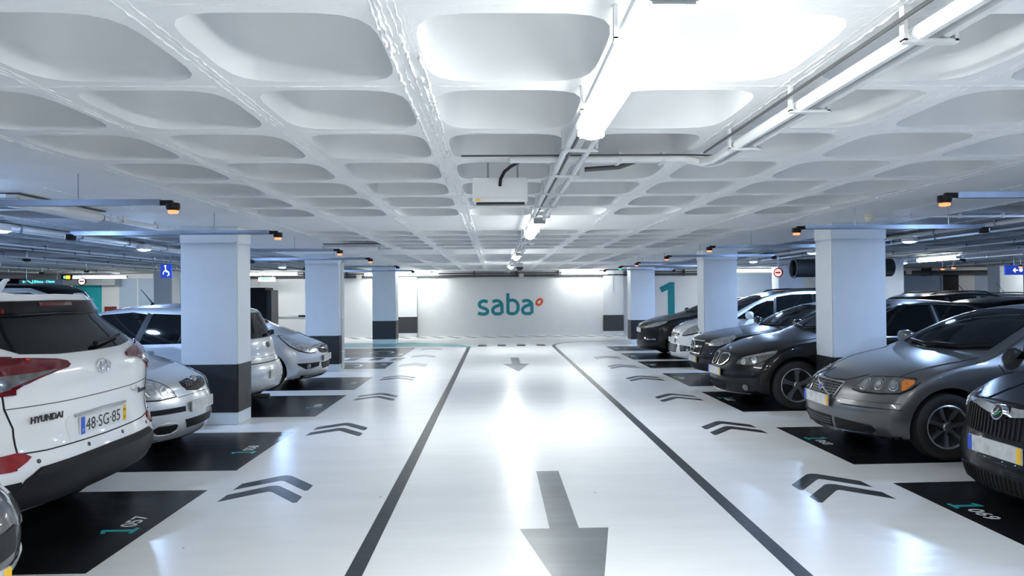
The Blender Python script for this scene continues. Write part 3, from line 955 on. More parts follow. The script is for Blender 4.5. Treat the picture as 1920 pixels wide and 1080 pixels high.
# ---------------------------------------------------------------- pipes over the parking rows
def pipe_line(x, y0, y1, r, label, z=2.43, m=CONDUIT, bend=0.0):
    o = empty('ceiling_pipe', (x, y0, z))
    tag(o, label, 'pipe', 'pipes over the parking rows')
    B().tube([(0, 0, 0), (bend, (y1 - y0) * 0.5, 0), (0, y1 - y0, 0)], r, 8).mk('pipe', m, o, True)
    n = int((y1 - y0) / 1.2)
    for i in range(n):
        y = 0.6 + 1.2 * i
        xx = bend * (1 - abs(y - (y1 - y0) * 0.5) / ((y1 - y0) * 0.5))
        B().box(xx - r - 0.006, xx + r + 0.006, y - 0.012, y + 0.012, -r - 0.005, roofz(x + xx, y0 + y) - z).mk('pipe_clip', GMETAL, o)
spec = [(-5.62, 4, 15.5, 0.035), (-5.95, 4.5, 16.5, 0.016), (-7.5, 5, 18, 0.018), (-8.0, 9, 22, 0.014), (-9.6, 7, 24, 0.018), (-10.6, 9, 25, 0.016), (-13.0, 10, 24, 0.018), (-15.0, 10, 23, 0.016), (-17.5, 12, 24, 0.018)]
nm = ['thickest', 'thinner one right beside the thickest', 'third out from the aisle', 'fourth out from the aisle', 'fifth out from the aisle', 'sixth out from the aisle', 'seventh out', 'eighth out', 'farthest out']
for s, t in zip(spec, nm):
    pipe_line(*s, 'white ceiling pipe over the left cars, ' + t)
spec = [(6.3, 3, 17, 0.03), (7.1, 3, 18, 0.018), (9.0, 5, 20, 0.016), (10.8, 6, 22, 0.018), (12.5, 8, 23, 0.016), (15.5, 9, 23, 0.018), (17.6, 9, 24, 0.018)]
nm = ['thickest', 'thinner one beside the thickest', 'third out from the aisle', 'fourth out from the aisle', 'fifth out from the aisle', 'sixth out', 'farthest out']
for s, t in zip(spec, nm):
    pipe_line(*s, 'white ceiling pipe over the right cars, ' + t)
# left pipe that leaves the unlit batten and bends to the column
conduit_run('conduit', [([(-4.05, 7.0, 2.42), (-4.03, 7.45, 2.42), (-3.96, 7.9, 2.42), (-3.9, 8.57, 2.42)], 0.022)],
            [(-4.06, -3.98, 7.44, 7.47, 2.40), (-3.97, -3.91, 8.05, 8.08, 2.40)], 'white pipe from the unlit batten light to the nearest left column')
# pipes on the aisle face of the second left column
cp = empty('column_pipes', (-3.24, 14.55, 0))
tag(cp, 'two thin white vertical pipes fixed to the second left column', 'conduit')
for yy in (0.0, 0.12):
    B().tube([(0, yy, 0.05), (0, yy, 2.28), (0.03, yy, 2.36), (0.12, yy - 0.05, 2.40), (0.45, yy - 0.2, 2.42)], 0.018, 8).mk('pipe', CONDUIT, cp, True)
for zz in (0.4, 1.1, 1.8):
    B().box(-0.03, 0.015, -0.03, 0.15, zz, zz + 0.02).mk('clamp', WMETAL, cp)
# cross pipe with smoke detector, right
conduit_run('conduit', [([(4.30, 7.66, 2.44), (6.3, 7.66, 2.44)], 0.014)], [(x, x + 0.03, 7.645, 7.675, 2.425) for x in (4.75, 5.3, 5.8)],
            'thin conduit crossing from the smoke detector to the right')
sd = empty('smoke_detector', (4.25, 7.62, 2.41))
tag(sd, 'cream smoke detector above the nearest right column', 'detector')
B().lathe([(0, H - 2.41), (0.058, H - 2.41), (0.06, 0.015), (0.054, 0.012)], 20).mk('detector_base', CREAM, sd, True)
B().lathe([(0.056, 0.012), (0.052, -0.015), (0.04, -0.018), (0.038, -0.035), (0.0, -0.04)], 20).mk('detector_head', CREAM, sd, True)

# ---------------------------------------------------------------- pipe, junction boxes along the far wall
pp = empty('wall_pipe', (0, 25.86, 2.285))
tag(pp, 'long dark pipe running along the top of the far wall', 'pipe')
B().tube([(-11.0, 0, 0), (8.2, 0, 0)], 0.05, 10).mk('pipe', PIPE, pp, True)
B().tube([(-11.0, 0.05, 0.1), (8.2, 0.05, 0.1)], 0.02, 8).mk('pipe', PIPE, pp, True)
for i in range(12):
    B().box(-10.4 + 1.6 * i, -10.36 + 1.6 * i, -0.055, 0.14, -0.06, 0.19).mk('pipe_bracket', DARKM, pp)
pd = empty('wall_pipe', (0, 25.5, 2.25))
tag(pd, 'dark pipe along the far right wall above the doors', 'pipe')
B().tube([(14.6, 0, 0), (24, 0, 0)], 0.09, 10).mk('pipe', PIPE, pd, True)
for x in (16.5, 19.5, 22.5):
    B().box(x - 0.02, x + 0.02, -0.1, 0.5, -0.1, 0.2).mk('pipe_bracket', DARKM, pd)
for i, (x, y) in enumerate([(-6.5, 25.79), (-5.1, 25.79), (1.0, 25.79), (15.6, 25.38), (19.1, 25.38)]):
    j = B().box(x - 0.09, x + 0.09, y - 0.08, y + 0.015, 2.2, 2.37, 0.008).mk('junction_box', CREAM)
    tag(j, 'small cream junction box on the dark wall pipe, %s' % ['left of the second left column', 'between the second and farthest left columns', 'above the teal word', 'beside the lit tube at far right', 'left of the blue far right sign'][i], 'box', 'junction boxes')
def glow_sign(name, x0, x1, y, z0, z1, m, label, cat='sign', thick=0.06, extra=None):
    o = empty(name, ((x0 + x1) / 2, y, z0))
    tag(o, label, cat)
    w = (x1 - x0) / 2
    B().box(-w, w, 0, thick, 0, z1 - z0, 0.006).mk('panel', m, o)
    for s in (-0.7, 0.7):
        B().tube([(s * w, thick / 2, z1 - z0), (s * w, thick / 2, roofz((x0 + x1) / 2 + s * w, y) - z0)], 0.007, 6).mk('hanger', GMETAL, o)
    return o
ex = glow_sign('exit_sign', -8.55, -7.95, 24.9, 2.12, 2.27, SIGN_WHITE, 'small white exit sign with green field, above the black cabinet')
B().box(-0.22, 0.16, -0.004, 0, 0.04, 0.14).mk('green_field', SIGN_GREEN, ex)
gs = glow_sign('direction_sign', -13.69, -12.44, 20, 2.0, 2.125, SIGN_GREY, 'grey hanging sign with lit teal lettering at far left')
text_mesh('Baixa - Chiado', 0.095, 'lettering', SIGN_TEALT, gs, (-0.13, -0.003, 0.035), (1, 0, 0), (0, 0, 1), 0.001, sx=0.92)
b = ribbon_faces([(-0.52, 0.0625), (-0.44, 0.0625)], 0.02, 0, 0.002)
ribbon_faces([(-0.49, 0.095), (-0.525, 0.0625), (-0.49, 0.03)], 0.016, 0, 0.002, b=b)
ribbon_faces([(-0.40, 0.10), (-0.27, 0.025), (-0.24, 0.025), (-0.24, 0.11)], 0.02, 0, 0.002, b=b)
b.xform(lambda p: Vector((p.x, -p.z, p.y))).mk('arrow_symbol', SIGN_TEALT, gs)
b = B()
for k in range(3):
    b.box(-0.20, -0.15, -0.002, 0, 0.03 + 0.027 * k, 0.05 + 0.027 * k)
b.mk('stair_symbol', SIGN_TEALT, gs)
es = glow_sign('lane_signal', -13.75, -13.42, 22, 2.16, 2.33, BLACKP, 'black lane signal box lit amber and green at far left')
B().box(-0.02, 0.12, -0.006, 0, 0.03, 0.14, 0.01).mk('amber_lamp', SIGN_AMBER, es)
B().box(-0.09, -0.04, -0.006, 0, 0.04, 0.13, 0.01).mk('green_lamp', SIGN_GREEN, es)
def round_sign(x, y, z, label, ring, inner, rz=0.0):
    o = empty('round_sign', (x, y, z), rz)
    tag(o, label, 'sign')
    B().lathe([(0, -0.01), (0.13, -0.01), (0.13, 0.02), (0, 0.02)], 20, 'y').mk('disc', ring, o)
    B().lathe([(0, -0.014), (0.10, -0.014), (0.10, -0.01)], 20, 'y').mk('face', inner, o)
    B().box(-0.07, 0.07, -0.018, -0.013, -0.02, 0.02).mk('bar', ring, o)
    B().tube([(0, 0, 0.12), (0, 0, roofz(x, y) - z)], 0.01, 6).mk('hanger', GMETAL, o)
round_sign(-13.1, 22, 2.11, 'round white sign with red rim at far left, beside the amber signal', REDREF, SIGN_WHITE)
round_sign(7.55, 18, 2.10, 'round red and white sign left of the dark duct fan', REDREF, mat('pale_red_sign', (0.8, 0.4, 0.35), 0.4, emit=(1, 0.4, 0.3), estr=0.2), R(-50))
bs = glow_sign('disabled_sign', -6.77, -6.55, 14, 1.985, 2.26, SIGN_BLUE, 'blue hanging sign with white wheelchair symbol, left of the nearest left column', thick=0.03)
b = ribbon_faces(arc(0.0, 0.085, 0.055, 0.06, -60, 200, 12), 0.016, 0, 0.003)
ribbon_faces([(-0.01, 0.21), (0.0, 0.12), (0.05, 0.115), (0.065, 0.05)], 0.02, 0, 0.003, b=b)
b.xform(lambda p: Vector((p.x, -p.z, p.y))).mk('wheelchair_symbol', SIGN_WHITE, bs)
B().lathe([(0, -0.004), (0.02, -0.004), (0.02, 0)], 12, 'y', (-0.012, 0, 0.235)).mk('wheelchair_symbol', SIGN_WHITE, bs)
ps = glow_sign('level_sign', 13.72, 15.4, 18, 1.99, 2.25, SIGN_BLUE, 'dark blue lit sign with white lettering at far right')
text_mesh('P2/S', 0.19, 'lettering', SIGN_WHITE, ps, (-0.32, -0.003, 0.06), (1, 0, 0), (0, 0, 1), 0.001, sx=1.1)
b = B()
ribbon_faces([(-0.62, 0.125), (-0.50, 0.125)], 0.03, 0, 0.003, b=b)
ribbon_faces([(-0.57, 0.18), (-0.63, 0.125), (-0.57, 0.07)], 0.03, 0, 0.003, b=b)
b.xform(lambda p: Vector((p.x, -p.z, p.y))).mk('arrow_symbol', SIGN_WHITE, ps)
B().lathe([(0, -0.004), (0.05, -0.004), (0.05, 0)], 14, 'y', (-0.42, 0, 0.13)).mk('lift_symbol', SIGN_WHITE, ps)
# dark header band behind the far left signs
B().box(-17.2, -14.0, 25.5, 26.0, 2.05, 2.35).mk('header_panel', SIGN_GREY, wb)

def duct_fan(x, y, z, ln, r, axis, label):
    o = empty('duct_fan', (x, y, z))
    tag(o, label, 'fan')
    B().lathe([(r * 0.86, 0.02), (r, 0.0), (r, ln), (r * 0.86, ln - 0.02), (r * 0.84, 0.1)], 28, axis).mk('casing', DARKM, o, True)
    B().lathe([(0, 0.10), (r * 0.85, 0.10)], 28, axis).mk('mesh_guard', BLACKP, o)
    for h in (0.0, ln * 0.28, ln * 0.72):
        B().lathe([(r, h), (r + 0.02, h), (r + 0.02, h + 0.03), (r, h + 0.03)], 28, axis).mk('flange', DARKM, o)
    for h in (ln * 0.3, ln * 0.7):
        p = (h, 0) if axis == 'x' else (0, h)
        B().box(p[0] - 0.02, p[0] + 0.02, p[1] - 0.02, p[1] + 0.02, r - 0.01, roofz(x + p[0], y + p[1]) - z).mk('hanger', GMETAL, o)
duct_fan(6.62, 15.0, 2.11, 2.2, 0.2, 'x', 'dark cylindrical duct fan hanging left of the nearest right column')
duct_fan(-6.40, 14.6, 2.13, 2.2, 0.205, 'y', 'black round duct fan end peeking from behind the nearest left column')
cab = empty('cabinet', (-7.4, 22.0, 0))
tag(cab, 'tall black cabinet against the far wall behind the silver hatchback', 'cabinet')
B().box(-0.5, 0.16, -0.3, 0.5, 0.0, 1.86, 0.01).mk('cabinet_body', BLACKP, cab)
B().box(0.16, 0.32, -0.2, 0.5, 0.0, 1.78, 0.01).mk('side_door', DARKM, cab)
B().box(-0.48, 0.14, -0.305, -0.3, 0.1, 1.8).mk('front_door', BLACKP, cab)
# ================================================================ CARS
# car space: x forward, y left, z up, origin on the ground under the middle; d = distance behind the nose
def lerp(a, b, t): return a + (b - a) * t
def pl(pts, x):
    if x <= pts[0][0]: return pts[0][1]
    for (a, u), (b, v) in zip(pts, pts[1:]):
        if x <= b:
            return lerp(u, v, (x - a) / (b - a) if b > a else 0)
    return pts[-1][1]
def cr(pts, x):
    """smooth monotone-ish interpolation (cubic Hermite with limited slopes)"""
    n = len(pts)
    if x <= pts[0][0]: return pts[0][1]
    if x >= pts[-1][0]: return pts[-1][1]
    i = 0
    while x > pts[i + 1][0]: i += 1
    def sl(k): return (pts[k + 1][1] - pts[k][1]) / (pts[k + 1][0] - pts[k][0])
    def tan(k):
        if k == 0: return sl(0)
        if k == n - 1: return sl(n - 2)
        a, b = sl(k - 1), sl(k)
        if a * b <= 0: return 0
        return 2 * a * b / (a + b)
    h = pts[i + 1][0] - pts[i][0]
    t = (x - pts[i][0]) / h
    m0, m1 = tan(i) * h, tan(i + 1) * h
    p0, p1 = pts[i][1], pts[i + 1][1]
    return (2 * t ** 3 - 3 * t * t + 1) * p0 + (t ** 3 - 2 * t * t + t) * m0 + (-2 * t ** 3 + 3 * t * t) * p1 + (t ** 3 - t * t) * m1

class Car:
    def __init__(s, name, label, S, paint, loc, rotz, lvl=2, group=None):
        s.S, s.paint, s.L, s.W, s.Hh = S, paint, S['L'], S['W'], S['H']
        s.root = empty(name, loc, rotz)
        tag(s.root, label, 'car', group)
        s.body(lvl)
    # ---- one shell: warped box
    def surf(s, sx, t, b, bottom=False):
        """sx 0 = nose .. 1 = tail; t 0..1 up the side; b -1..1 across"""
        S, L, W = s.S, s.L, s.W
        d = sx * L
        zt = cr(S['top'], d)
        belt = min(cr(S['belt'], d), zt - 0.035)
        zb = pl(S['bot'], d)
        crown = pl(S.get('crown', [(0, 0.03), (1.0, 0.05), (1.6, 0.045), (L, 0.04)]), d)
        TB = 0.62
        zedge = zt - crown
        if t <= TB:
            z = lerp(zb, min(belt, zedge - 0.01), t / TB)
        else:
            z = lerp(min(belt, zedge - 0.01), zedge, (t - TB) / (1 - TB))
        hw = W / 2
        wz = cr(S.get('wz', [(0.15, 0.90), (0.3, 0.965), (0.55, 1.0), (0.75, 0.99), (0.95, 0.965)]), min(z, belt))
        w = hw * wz
        if z > belt:
            q = (z - belt) / max(0.05, s.Hh - belt)
            w = lerp(w, hw * S.get('roofw', 0.68), min(1, q) ** 1.15)
        w *= cr(S.get('plan', [(0, 0.90), (0.25, 0.95), (0.7, 0.99), (1.2, 1.0), (L - 1.0, 1.0), (L - 0.4, 0.97), (L, 0.91)]), d)
        if t >= 1.0:                                    # top sheet
            z = zt - crown * abs(b) ** 2.2
        y = b * w
        ab = abs(b) if True else 0
        kf, pf = S.get('cf', (0.28, 2.6))
        kr, pr = S.get('crr', (0.2, 2.8))
        F = cr(S['front'], z) + kf * ab ** pf
        Rr = cr(S['rear'], z) + kr * ab ** pr
        ff = max(0.0, 1 - d / 0.95) ** 1.6
        fr = max(0.0, 1 - (L - d) / S.get('rfall', 0.95)) ** 1.6
        x = L / 2 - d - F * ff + Rr * fr
        return Vector((x, y, z))
    def body(s, lvl):
        S, L = s.S, s.L
        ds = S.get('ds') or [0, 0.06, 0.16, 0.32, 0.55, 0.8, 1.0, 1.2, 1.4, 1.6, 1.85, 2.1, 2.4, 2.7, 3.0, 3.3]
        rem = [L - q for q in (0.95, 0.75, 0.55, 0.38, 0.22, 0.1, 0.04, 0)]
        ds = [q for q in ds if q < rem[0] - 0.08] + rem
        us = [q / L for q in ds]
        bs = [-1, -0.95, -0.85, -0.68, -0.45, -0.2, 0.0, 0.2, 0.45, 0.68, 0.85, 0.95, 1]
        ts = [0, 0.06, 0.16, 0.28, 0.4, 0.5, 0.58, 0.64, 0.72, 0.82, 0.92, 1.0]
        verts, key = [], {}
        def vid(p, k):
            if k not in key:
                key[k] = len(verts)
                verts.append(p)
            return key[k]
        nu, nb, nt = len(us), len(bs), len(ts)
        def V(i, j, k):   # i along, j across, k up
            return vid(s.surf(us[i], ts[k], bs[j]), (i, j, k))
        faces = []
        for i in range(nu - 1):
            for j in range(nb - 1):
                faces.append((V(i, j, nt - 1), V(i, j + 1, nt - 1), V(i + 1, j + 1, nt - 1), V(i + 1, j, nt - 1)))
                faces.append((V(i, j, 0), V(i + 1, j, 0), V(i + 1, j + 1, 0), V(i, j + 1, 0)))
            for k in range(nt - 1):
                faces.append((V(i, 0, k), V(i, 0, k + 1), V(i + 1, 0, k + 1), V(i + 1, 0, k)))
                faces.append((V(i, nb - 1, k), V(i + 1, nb - 1, k), V(i + 1, nb - 1, k + 1), V(i, nb - 1, k + 1)))
        for j in range(nb - 1):
            for k in range(nt - 1):
                faces.append((V(0, j, k), V(0, j + 1, k), V(0, j + 1, k + 1), V(0, j, k + 1)))
                faces.append((V(nu - 1, j, k), V(nu - 1, j, k + 1), V(nu - 1, j + 1, k + 1), V(nu - 1, j + 1, k)))
        me = bpy.data.meshes.new('body')
        me.from_pydata([tuple(v) for v in verts], [], faces)
        bm = bmesh.new()
        bm.from_mesh(me)
        bmesh.ops.recalc_face_normals(bm, faces=bm.faces)
        bm.to_mesh(me)
        bm.free()
        me.materials.append(s.paint)
        me.materials.append(BLACKP)
        o = bpy.data.objects.new('body', me)
        link(o)
        md = o.modifiers.new('s', 'SUBSURF')
        md.levels = md.render_levels = lvl
        dg = bpy.context.evaluated_depsgraph_get()
        ev = o.evaluated_get(dg)
        sm = bpy.data.meshes.new_from_object(ev)
        o.modifiers.clear()
        o.data = sm
        bpy.data.meshes.remove(me)
        s.bvh = BVHTree.FromPolygons([v.co.copy() for v in sm.vertices], [tuple(p.vertices) for p in sm.polygons])
        # wheel wells
        R_ = S['wr']
        s.arch = R_ + 0.045
        cut = B()
        for dx in S['ax']:
            for sd in (-1, 1):
                cx = L / 2 - dx
                y1, y0 = sd * (s.W / 2 + 0.2), sd * (s.W / 2 - 0.34)
                n = 36
                v = [(cx + s.arch * math.cos(2 * math.pi * i / n), y, R_ + 0.01 + s.arch * math.sin(2 * math.pi * i / n)) for y in (y0, y1) for i in range(n)]
                f = [(i, (i + 1) % n, n + (i + 1) % n, n + i) for i in range(n)] + [tuple(reversed(range(n))), tuple(range(n, 2 * n))]
                if sd > 0: f = [tuple(reversed(q)) for q in f]
                cut.add(v, f)
        co = cut.mk('cutter', BLACKP)
        bm = bmesh.new(); bm.from_mesh(co.data); bmesh.ops.recalc_face_normals(bm, faces=bm.faces); bm.to_mesh(co.data); bm.free()
        md = o.modifiers.new('b', 'BOOLEAN')
        md.operation = 'DIFFERENCE'
        md.object = co
        md.solver = 'EXACT'
        dg = bpy.context.evaluated_depsgraph_get()
        fm = bpy.data.meshes.new_from_object(o.evaluated_get(dg))
        o.modifiers.clear()
        o.data = fm
        fm.name = 'body'
        bpy.data.objects.remove(co)
        zb = pl(S['bot'], L / 2)
        for p in fm.polygons:
            c = p.center
            p.material_index = 0
            for dx in S['ax']:
                r = math.hypot(c.x - (L / 2 - dx), c.z - R_ - 0.01)
                if r < s.arch + 0.004 and abs(abs(c.y) - 0) < s.W / 2 and ((abs(r - s.arch) < 0.006 and abs(p.normal.y) < 0.5 and (c.x - (L / 2 - dx)) * p.normal.x + (c.z - R_ - 0.01) * p.normal.z < 0) or abs(abs(c.y) - (s.W / 2 - 0.34)) < 0.004):
                    p.material_index = 1
            if p.normal.z < -0.75 and c.z < zb + 0.08:
                p.material_index = 1
        fm.polygons.foreach_set('use_smooth', [True] * len(fm.polygons))
        fm.set_sharp_from_angle(angle=R(45))
        o.parent = s.root
        s.bodyo = o
    # ---- projection of drawn outlines on the shell
    def ray(s, view, u, v):
        L = s.L
        if view == 'F': o, d = Vector((L, u, v)), Vector((-1, 0, 0))
        elif view == 'R': o, d = Vector((-L, u, v)), Vector((1, 0, 0))
        elif view == 'S': o, d = Vector((L / 2 - u, 3, v)), Vector((0, -1, 0))
        elif view == 'N': o, d = Vector((L / 2 - u, -3, v)), Vector((0, 1, 0))
        elif view == 'T': o, d = Vector((L / 2 - u, v, 3)), Vector((0, 0, -1))
        elif view == 'P':   # round the nose; u is an angle in radians * 1 from a pivot 0.95 behind the nose
            piv = Vector((L / 2 - 0.95, 0, v)); dr = Vector((math.cos(u), math.sin(u), 0)); o, d = piv + dr * 3, -dr
        elif view == 'Q':   # round the tail
            piv = Vector((-L / 2 + 0.95, 0, v)); dr = Vector((-math.cos(u), math.sin(u), 0)); o, d = piv + dr * 3, -dr
        h = s.bvh.ray_cast(o, d)
        if h[0] is None:
            h = s.bvh.find_nearest(o + d * (o.length - 0.5))
        return h[0], h[1]
    def patch(s, name, view, poly, m, off=0.006, thick=0.012, sym=False, step=0.05, par=None):
        out = []
        for sg in ((1, -1) if sym else (1,)):
            vw, pp = view, poly
            if sg < 0:
                if view == 'S': vw = 'N'
                elif view == 'T': pp = [(a, -b) for a, b in poly]
                else: pp = [(-a, b) for a, b in poly]
            out.append(s._patch(name, vw, pp, m, off, thick, step, par[out.__len__()] if isinstance(par, list) else par))
        return out if sym else out[0]
    def _patch(s, name, view, poly, m, off, thick, step, par):
        # densify the outline
        pts = []
        n = len(poly)
        for i in range(n):
            a, b = Vector(poly[i]), Vector(poly[(i + 1) % n])
            k = max(1, int(math.ceil((b - a).length / step)))
            for j in range(k):
                pts.append(a.lerp(b, j / k))
        nb = len(pts)
        x0, x1 = min(p.x for p in pts), max(p.x for p in pts)
        y0, y1 = min(p.y for p in pts), max(p.y for p in pts)
        def inside(q):
            c = False
            for i in range(nb):
                a, b = pts[i], pts[i - 1]
                if (a.y > q.y) != (b.y > q.y) and q.x < (b.x - a.x) * (q.y - a.y) / (b.y - a.y) + a.x:
                    c = not c
            return c
        inner = []
        x = x0 + step
        while x < x1:
            y = y0 + step
            while y < y1:
                q = Vector((x, y))
                if inside(q) and min((q - p).length for p in pts) > step * 0.45:
                    inner.append(q)
                y += step
            x += step
        r = geometry.delaunay_2d_cdt(pts + inner, [(i, (i + 1) % nb) for i in range(nb)], [], 1, 1e-6)
        v2 = r[0]
        faces = [tuple(f) for f in r[2] if inside((v2[f[0]] + v2[f[1]] + v2[f[2]]) / 3)]
        hits = [s.ray(view, p.x, p.y) for p in v2]
        V = [h + nn * off for h, nn in hits]
        # orient faces outward
        ff = []
        cnt = {}
        for f in faces:
            f = list(f)
            nrm = (V[f[1]] - V[f[0]]).cross(V[f[2]] - V[f[0]])
            if nrm.dot(hits[f[0]][1]) < 0: f.reverse()
            ff.append(tuple(f))
            for i in range(3):
                e = (f[i], f[(i + 1) % 3])
                cnt[e] = cnt.get(e, 0) + 1
        k = len(V)
        rimv, rimi, rf = [], {}, []
        for (a, b) in list(cnt):
            if (b, a) in cnt: continue
            for q in (a, b):
                if q not in rimi:
                    rimi[q] = k + len(rimv) 
                    rimv.append(hits[q][0] + hits[q][1] * (off - thick))
            rf.append((b, a, rimi[a], rimi[b]))
        o = mk(name, V + rimv, ff + rf, m, par or s.root, True, sharp=50)
        return o
    def strip(s, name, view, pts, w, m, off=0.004, thick=0.008, sym=False, step=0.06, par=None):
        L_, R_ = ribbon(pts, w)
        return s.patch(name, view, [tuple(p) for p in L_] + [tuple(p) for p in reversed(R_)], m, off, thick, sym, step, par)
    def at(s, view, u, v):
        return s.ray(view, u, v)
    # ---- wheels
    def wheels(s, style='five', rim=DALLOY, rr=0.66):
        S = s.S
        r, wd = S['wr'], 0.205
        tm = rm = None
        for dx in S['ax']:
            for sd in (1, -1):
                cx, cy = s.L / 2 - dx, sd * (s.W / 2 - 0.02 - wd / 2 - S.get('inset', 0.02))
                if tm is None:
                    b = B()
                    h = wd / 2
                    b.lathe([(r * rr, h * 0.8), (r * 0.72, h), (r * 0.88, h), (r * 0.965, h * 0.85), (r, h * 0.5), (r, -h * 0.5), (r * 0.965, -h * 0.85), (r * 0.88, -h), (r * rr, -h * 0.8)], 36, 'y')
                    to = b.mk('tyre', RUBBER, s.root, True, 40)
                    tm = to.data
                    b = B()
                    ri = r * rr + 0.004
                    b.lathe([(ri, h * 0.82), (ri * 0.95, h * 0.86), (ri * 0.9, h * 0.72), (ri * 0.86, -h * 0.5), (ri, -h * 0.8)], 36, 'y')
                    b.lathe([(0, h * 0.75), (ri * 0.16, h * 0.75), (ri * 0.22, h * 0.62), (ri * 0.24, h * 0.3)], 20, 'y')
                    ns = {'five': 5, 'seven': 7, 'six': 6}.get(style, 5)
                    for i in range(ns):
                        a = 2 * math.pi * i / ns + 0.3
                        w0, w1 = (0.105, 0.075) if style == 'five' else (0.06, 0.045)
                        c, q = math.cos(a), math.sin(a)
                        vv = []
                        for (rad, ww, hh) in ((ri * 0.12, w0 * 0.55, h * 0.66), (ri * 0.55, w1 * 0.75, h * 0.68), (ri * 0.95, w0 * 0.95 if style == 'five' else w1, h * 0.80)):
                            for (o2, dep) in ((-ww * 0.5, -0.02), (-ww * 0.4, 0), (ww * 0.4, 0), (ww * 0.5, -0.02)):
                                vv.append((rad * c - o2 * q, hh + dep, rad * q + o2 * c))
                        b.add(vv, [(4 * t + j, 4 * t + j + 1, 4 * t + j + 5, 4 * t + j + 4) for t in range(2) for j in range(3)])
                    ro = b.mk('rim', rim, to, True, 30)
                    for i in range(5):
                        a = 2 * math.pi * i / 5 + 0.9
                        B().lathe([(0, h * 0.74), (0.012, h * 0.74), (0.012, h * 0.6)], 8, 'y', (ri * 0.33 * math.cos(a), 0, ri * 0.33 * math.sin(a))).mk('wheel_bolt', BLACKP, to)
                    B().lathe([(0, -h * 0.35), (ri * 0.88, -h * 0.35)], 28, 'y').mk('brake_disc', DARKM, to)
                    B().lathe([(0, h * 0.77), (ri * 0.13, h * 0.77), (ri * 0.13, h * 0.7)], 16, 'y').mk('hub_cap', rim, to)
                    to.location = (cx, cy, r)
                    if sd < 0: to.rotation_euler.z = math.pi
                    proto = to
                else:
                    to = proto.copy()
                    COL.objects.link(to)
                    to.parent = s.root
                    for ch in list(proto.children):
                        c2 = ch.copy(); COL.objects.link(c2); c2.parent = to
                    to.location = (cx, cy, r)
                    to.rotation_euler.z = math.pi if sd < 0 else 0
    # ---- shared parts
    def glass(s, wind, rear, sides, gm=GLASS, trim=None, seamw=0.03):
        """wind, rear: (y, z) outlines; sides: list of (d, z) outlines"""
        if wind: s.patch('windshield', 'F', wind, gm, 0.005)
        if rear: s.patch('rear_window', 'R', rear, gm, 0.005)
        for q in sides:
            s.patch('side_window', 'S', q, gm, 0.005, sym=True)
        for q1, q2 in zip(sides, sides[1:]):          # black pillars between the panes
            z0, z1 = max(min(v for _, v in q1), min(v for _, v in q2)), min(max(v for _, v in q1), max(v for _, v in q2))
            def edge(q, zz, fn):
                xs = []
                for (a, u), (b, v) in zip(q, q[1:] + q[:1]):
                    if min(u, v) <= zz <= max(u, v) and abs(u - v) > 1e-6:
                        xs.append(a + (b - a) * (zz - u) / (v - u))
                return fn(xs) if xs else None
            zl, zh = z0 + 0.005, z1 - 0.01
            e = [edge(q1, zl, max), edge(q2, zl, min), edge(q2, zh, min), edge(q1, zh, max)]
            if None not in e:
                s.patch('window_pillar', 'S', [(e[0], z0), (e[1], z0), (e[2], z1 - 0.005), (e[3], z1 - 0.005)], BLACKP, 0.004, sym=True)
    def mirror(s, d, z, m, y=None, base=BLACKP, size=1.0):
        for sd in (1, -1):
            p, n = s.ray('S' if sd > 0 else 'N', d, z)
            bm = bmesh.new()
            bmesh.ops.create_icosphere(bm, subdivisions=3, radius=1)
            for v in bm.verts:
                c = v.co
                e = 0.7
                c = Vector([math.copysign(abs(q) ** e, q) for q in c])
                v.co = Vector((c.x * 0.075 * size, c.y * 0.115 * size, c.z * 0.075 * size))
                if c.x < 0: v.co.x *= 0.5
            vv = [tuple(v.co + Vector((p.x + 0.02, p.y + sd * 0.16 * size, z + 0.07))) for v in bm.verts]
            fs = [tuple(x.index for x in f.verts) for f in bm.faces]
            bm.free()
            mo = mk('mirror', vv, fs, m, s.root, True)
            B().tube([(p.x, p.y - sd * 0.02, z), (p.x + 0.01, p.y + sd * 0.06, z + 0.02), (p.x + 0.02, p.y + sd * 0.12, z + 0.05)], [0.035, 0.03, 0.025], 8).mk('mirror_arm', base, mo, True)
            g = B().box(p.x - 0.03, p.x - 0.024, p.y + sd * 0.16 * size - 0.085 * size, p.y + sd * 0.16 * size + 0.085 * size, z + 0.02, z + 0.12, 0.002)
            g.mk('mirror_glass', CHROME, mo)
    def plate(s, view, z, y=0.0, w=0.52, h=0.112, m=PLATE_D, strips=True, off=0.012, txt=None, tilt=0.0):
        p, n = s.ray(view, y, z)
        sg = 1 if view == 'F' else -1
        x = sg * max(sg * s.ray(view, y + a * w / 2, z + b * h / 2)[0].x for a in (-.9, -.4, 0, .4, .9) for b in (-1, 0, 1)) + sg * min(off, 0.008)
        o = B().box(min(x, x - sg * 0.014), max(x, x - sg * 0.014), y - w / 2, y + w / 2, z - h / 2, z + h / 2, 0.004).mk('license_plate', m, s.root)
        rgt = Vector((0, sg, 0))
        def cell(name, u0, u1, mm):
            ya, yb = sorted((y + sg * u0, y + sg * u1))
            xx = x + sg * 0.0012
            B().box(min(xx, x), max(xx, x), ya, yb, z - h / 2 + 0.003, z + h / 2 - 0.003).mk(name, mm, o)
        if strips:
            cell('blue_strip', -w / 2 + 0.003, -w / 2 + 0.045, PLATE_B)
            cell('yellow_strip', w / 2 - 0.045, w / 2 - 0.003, PLATE_Y)
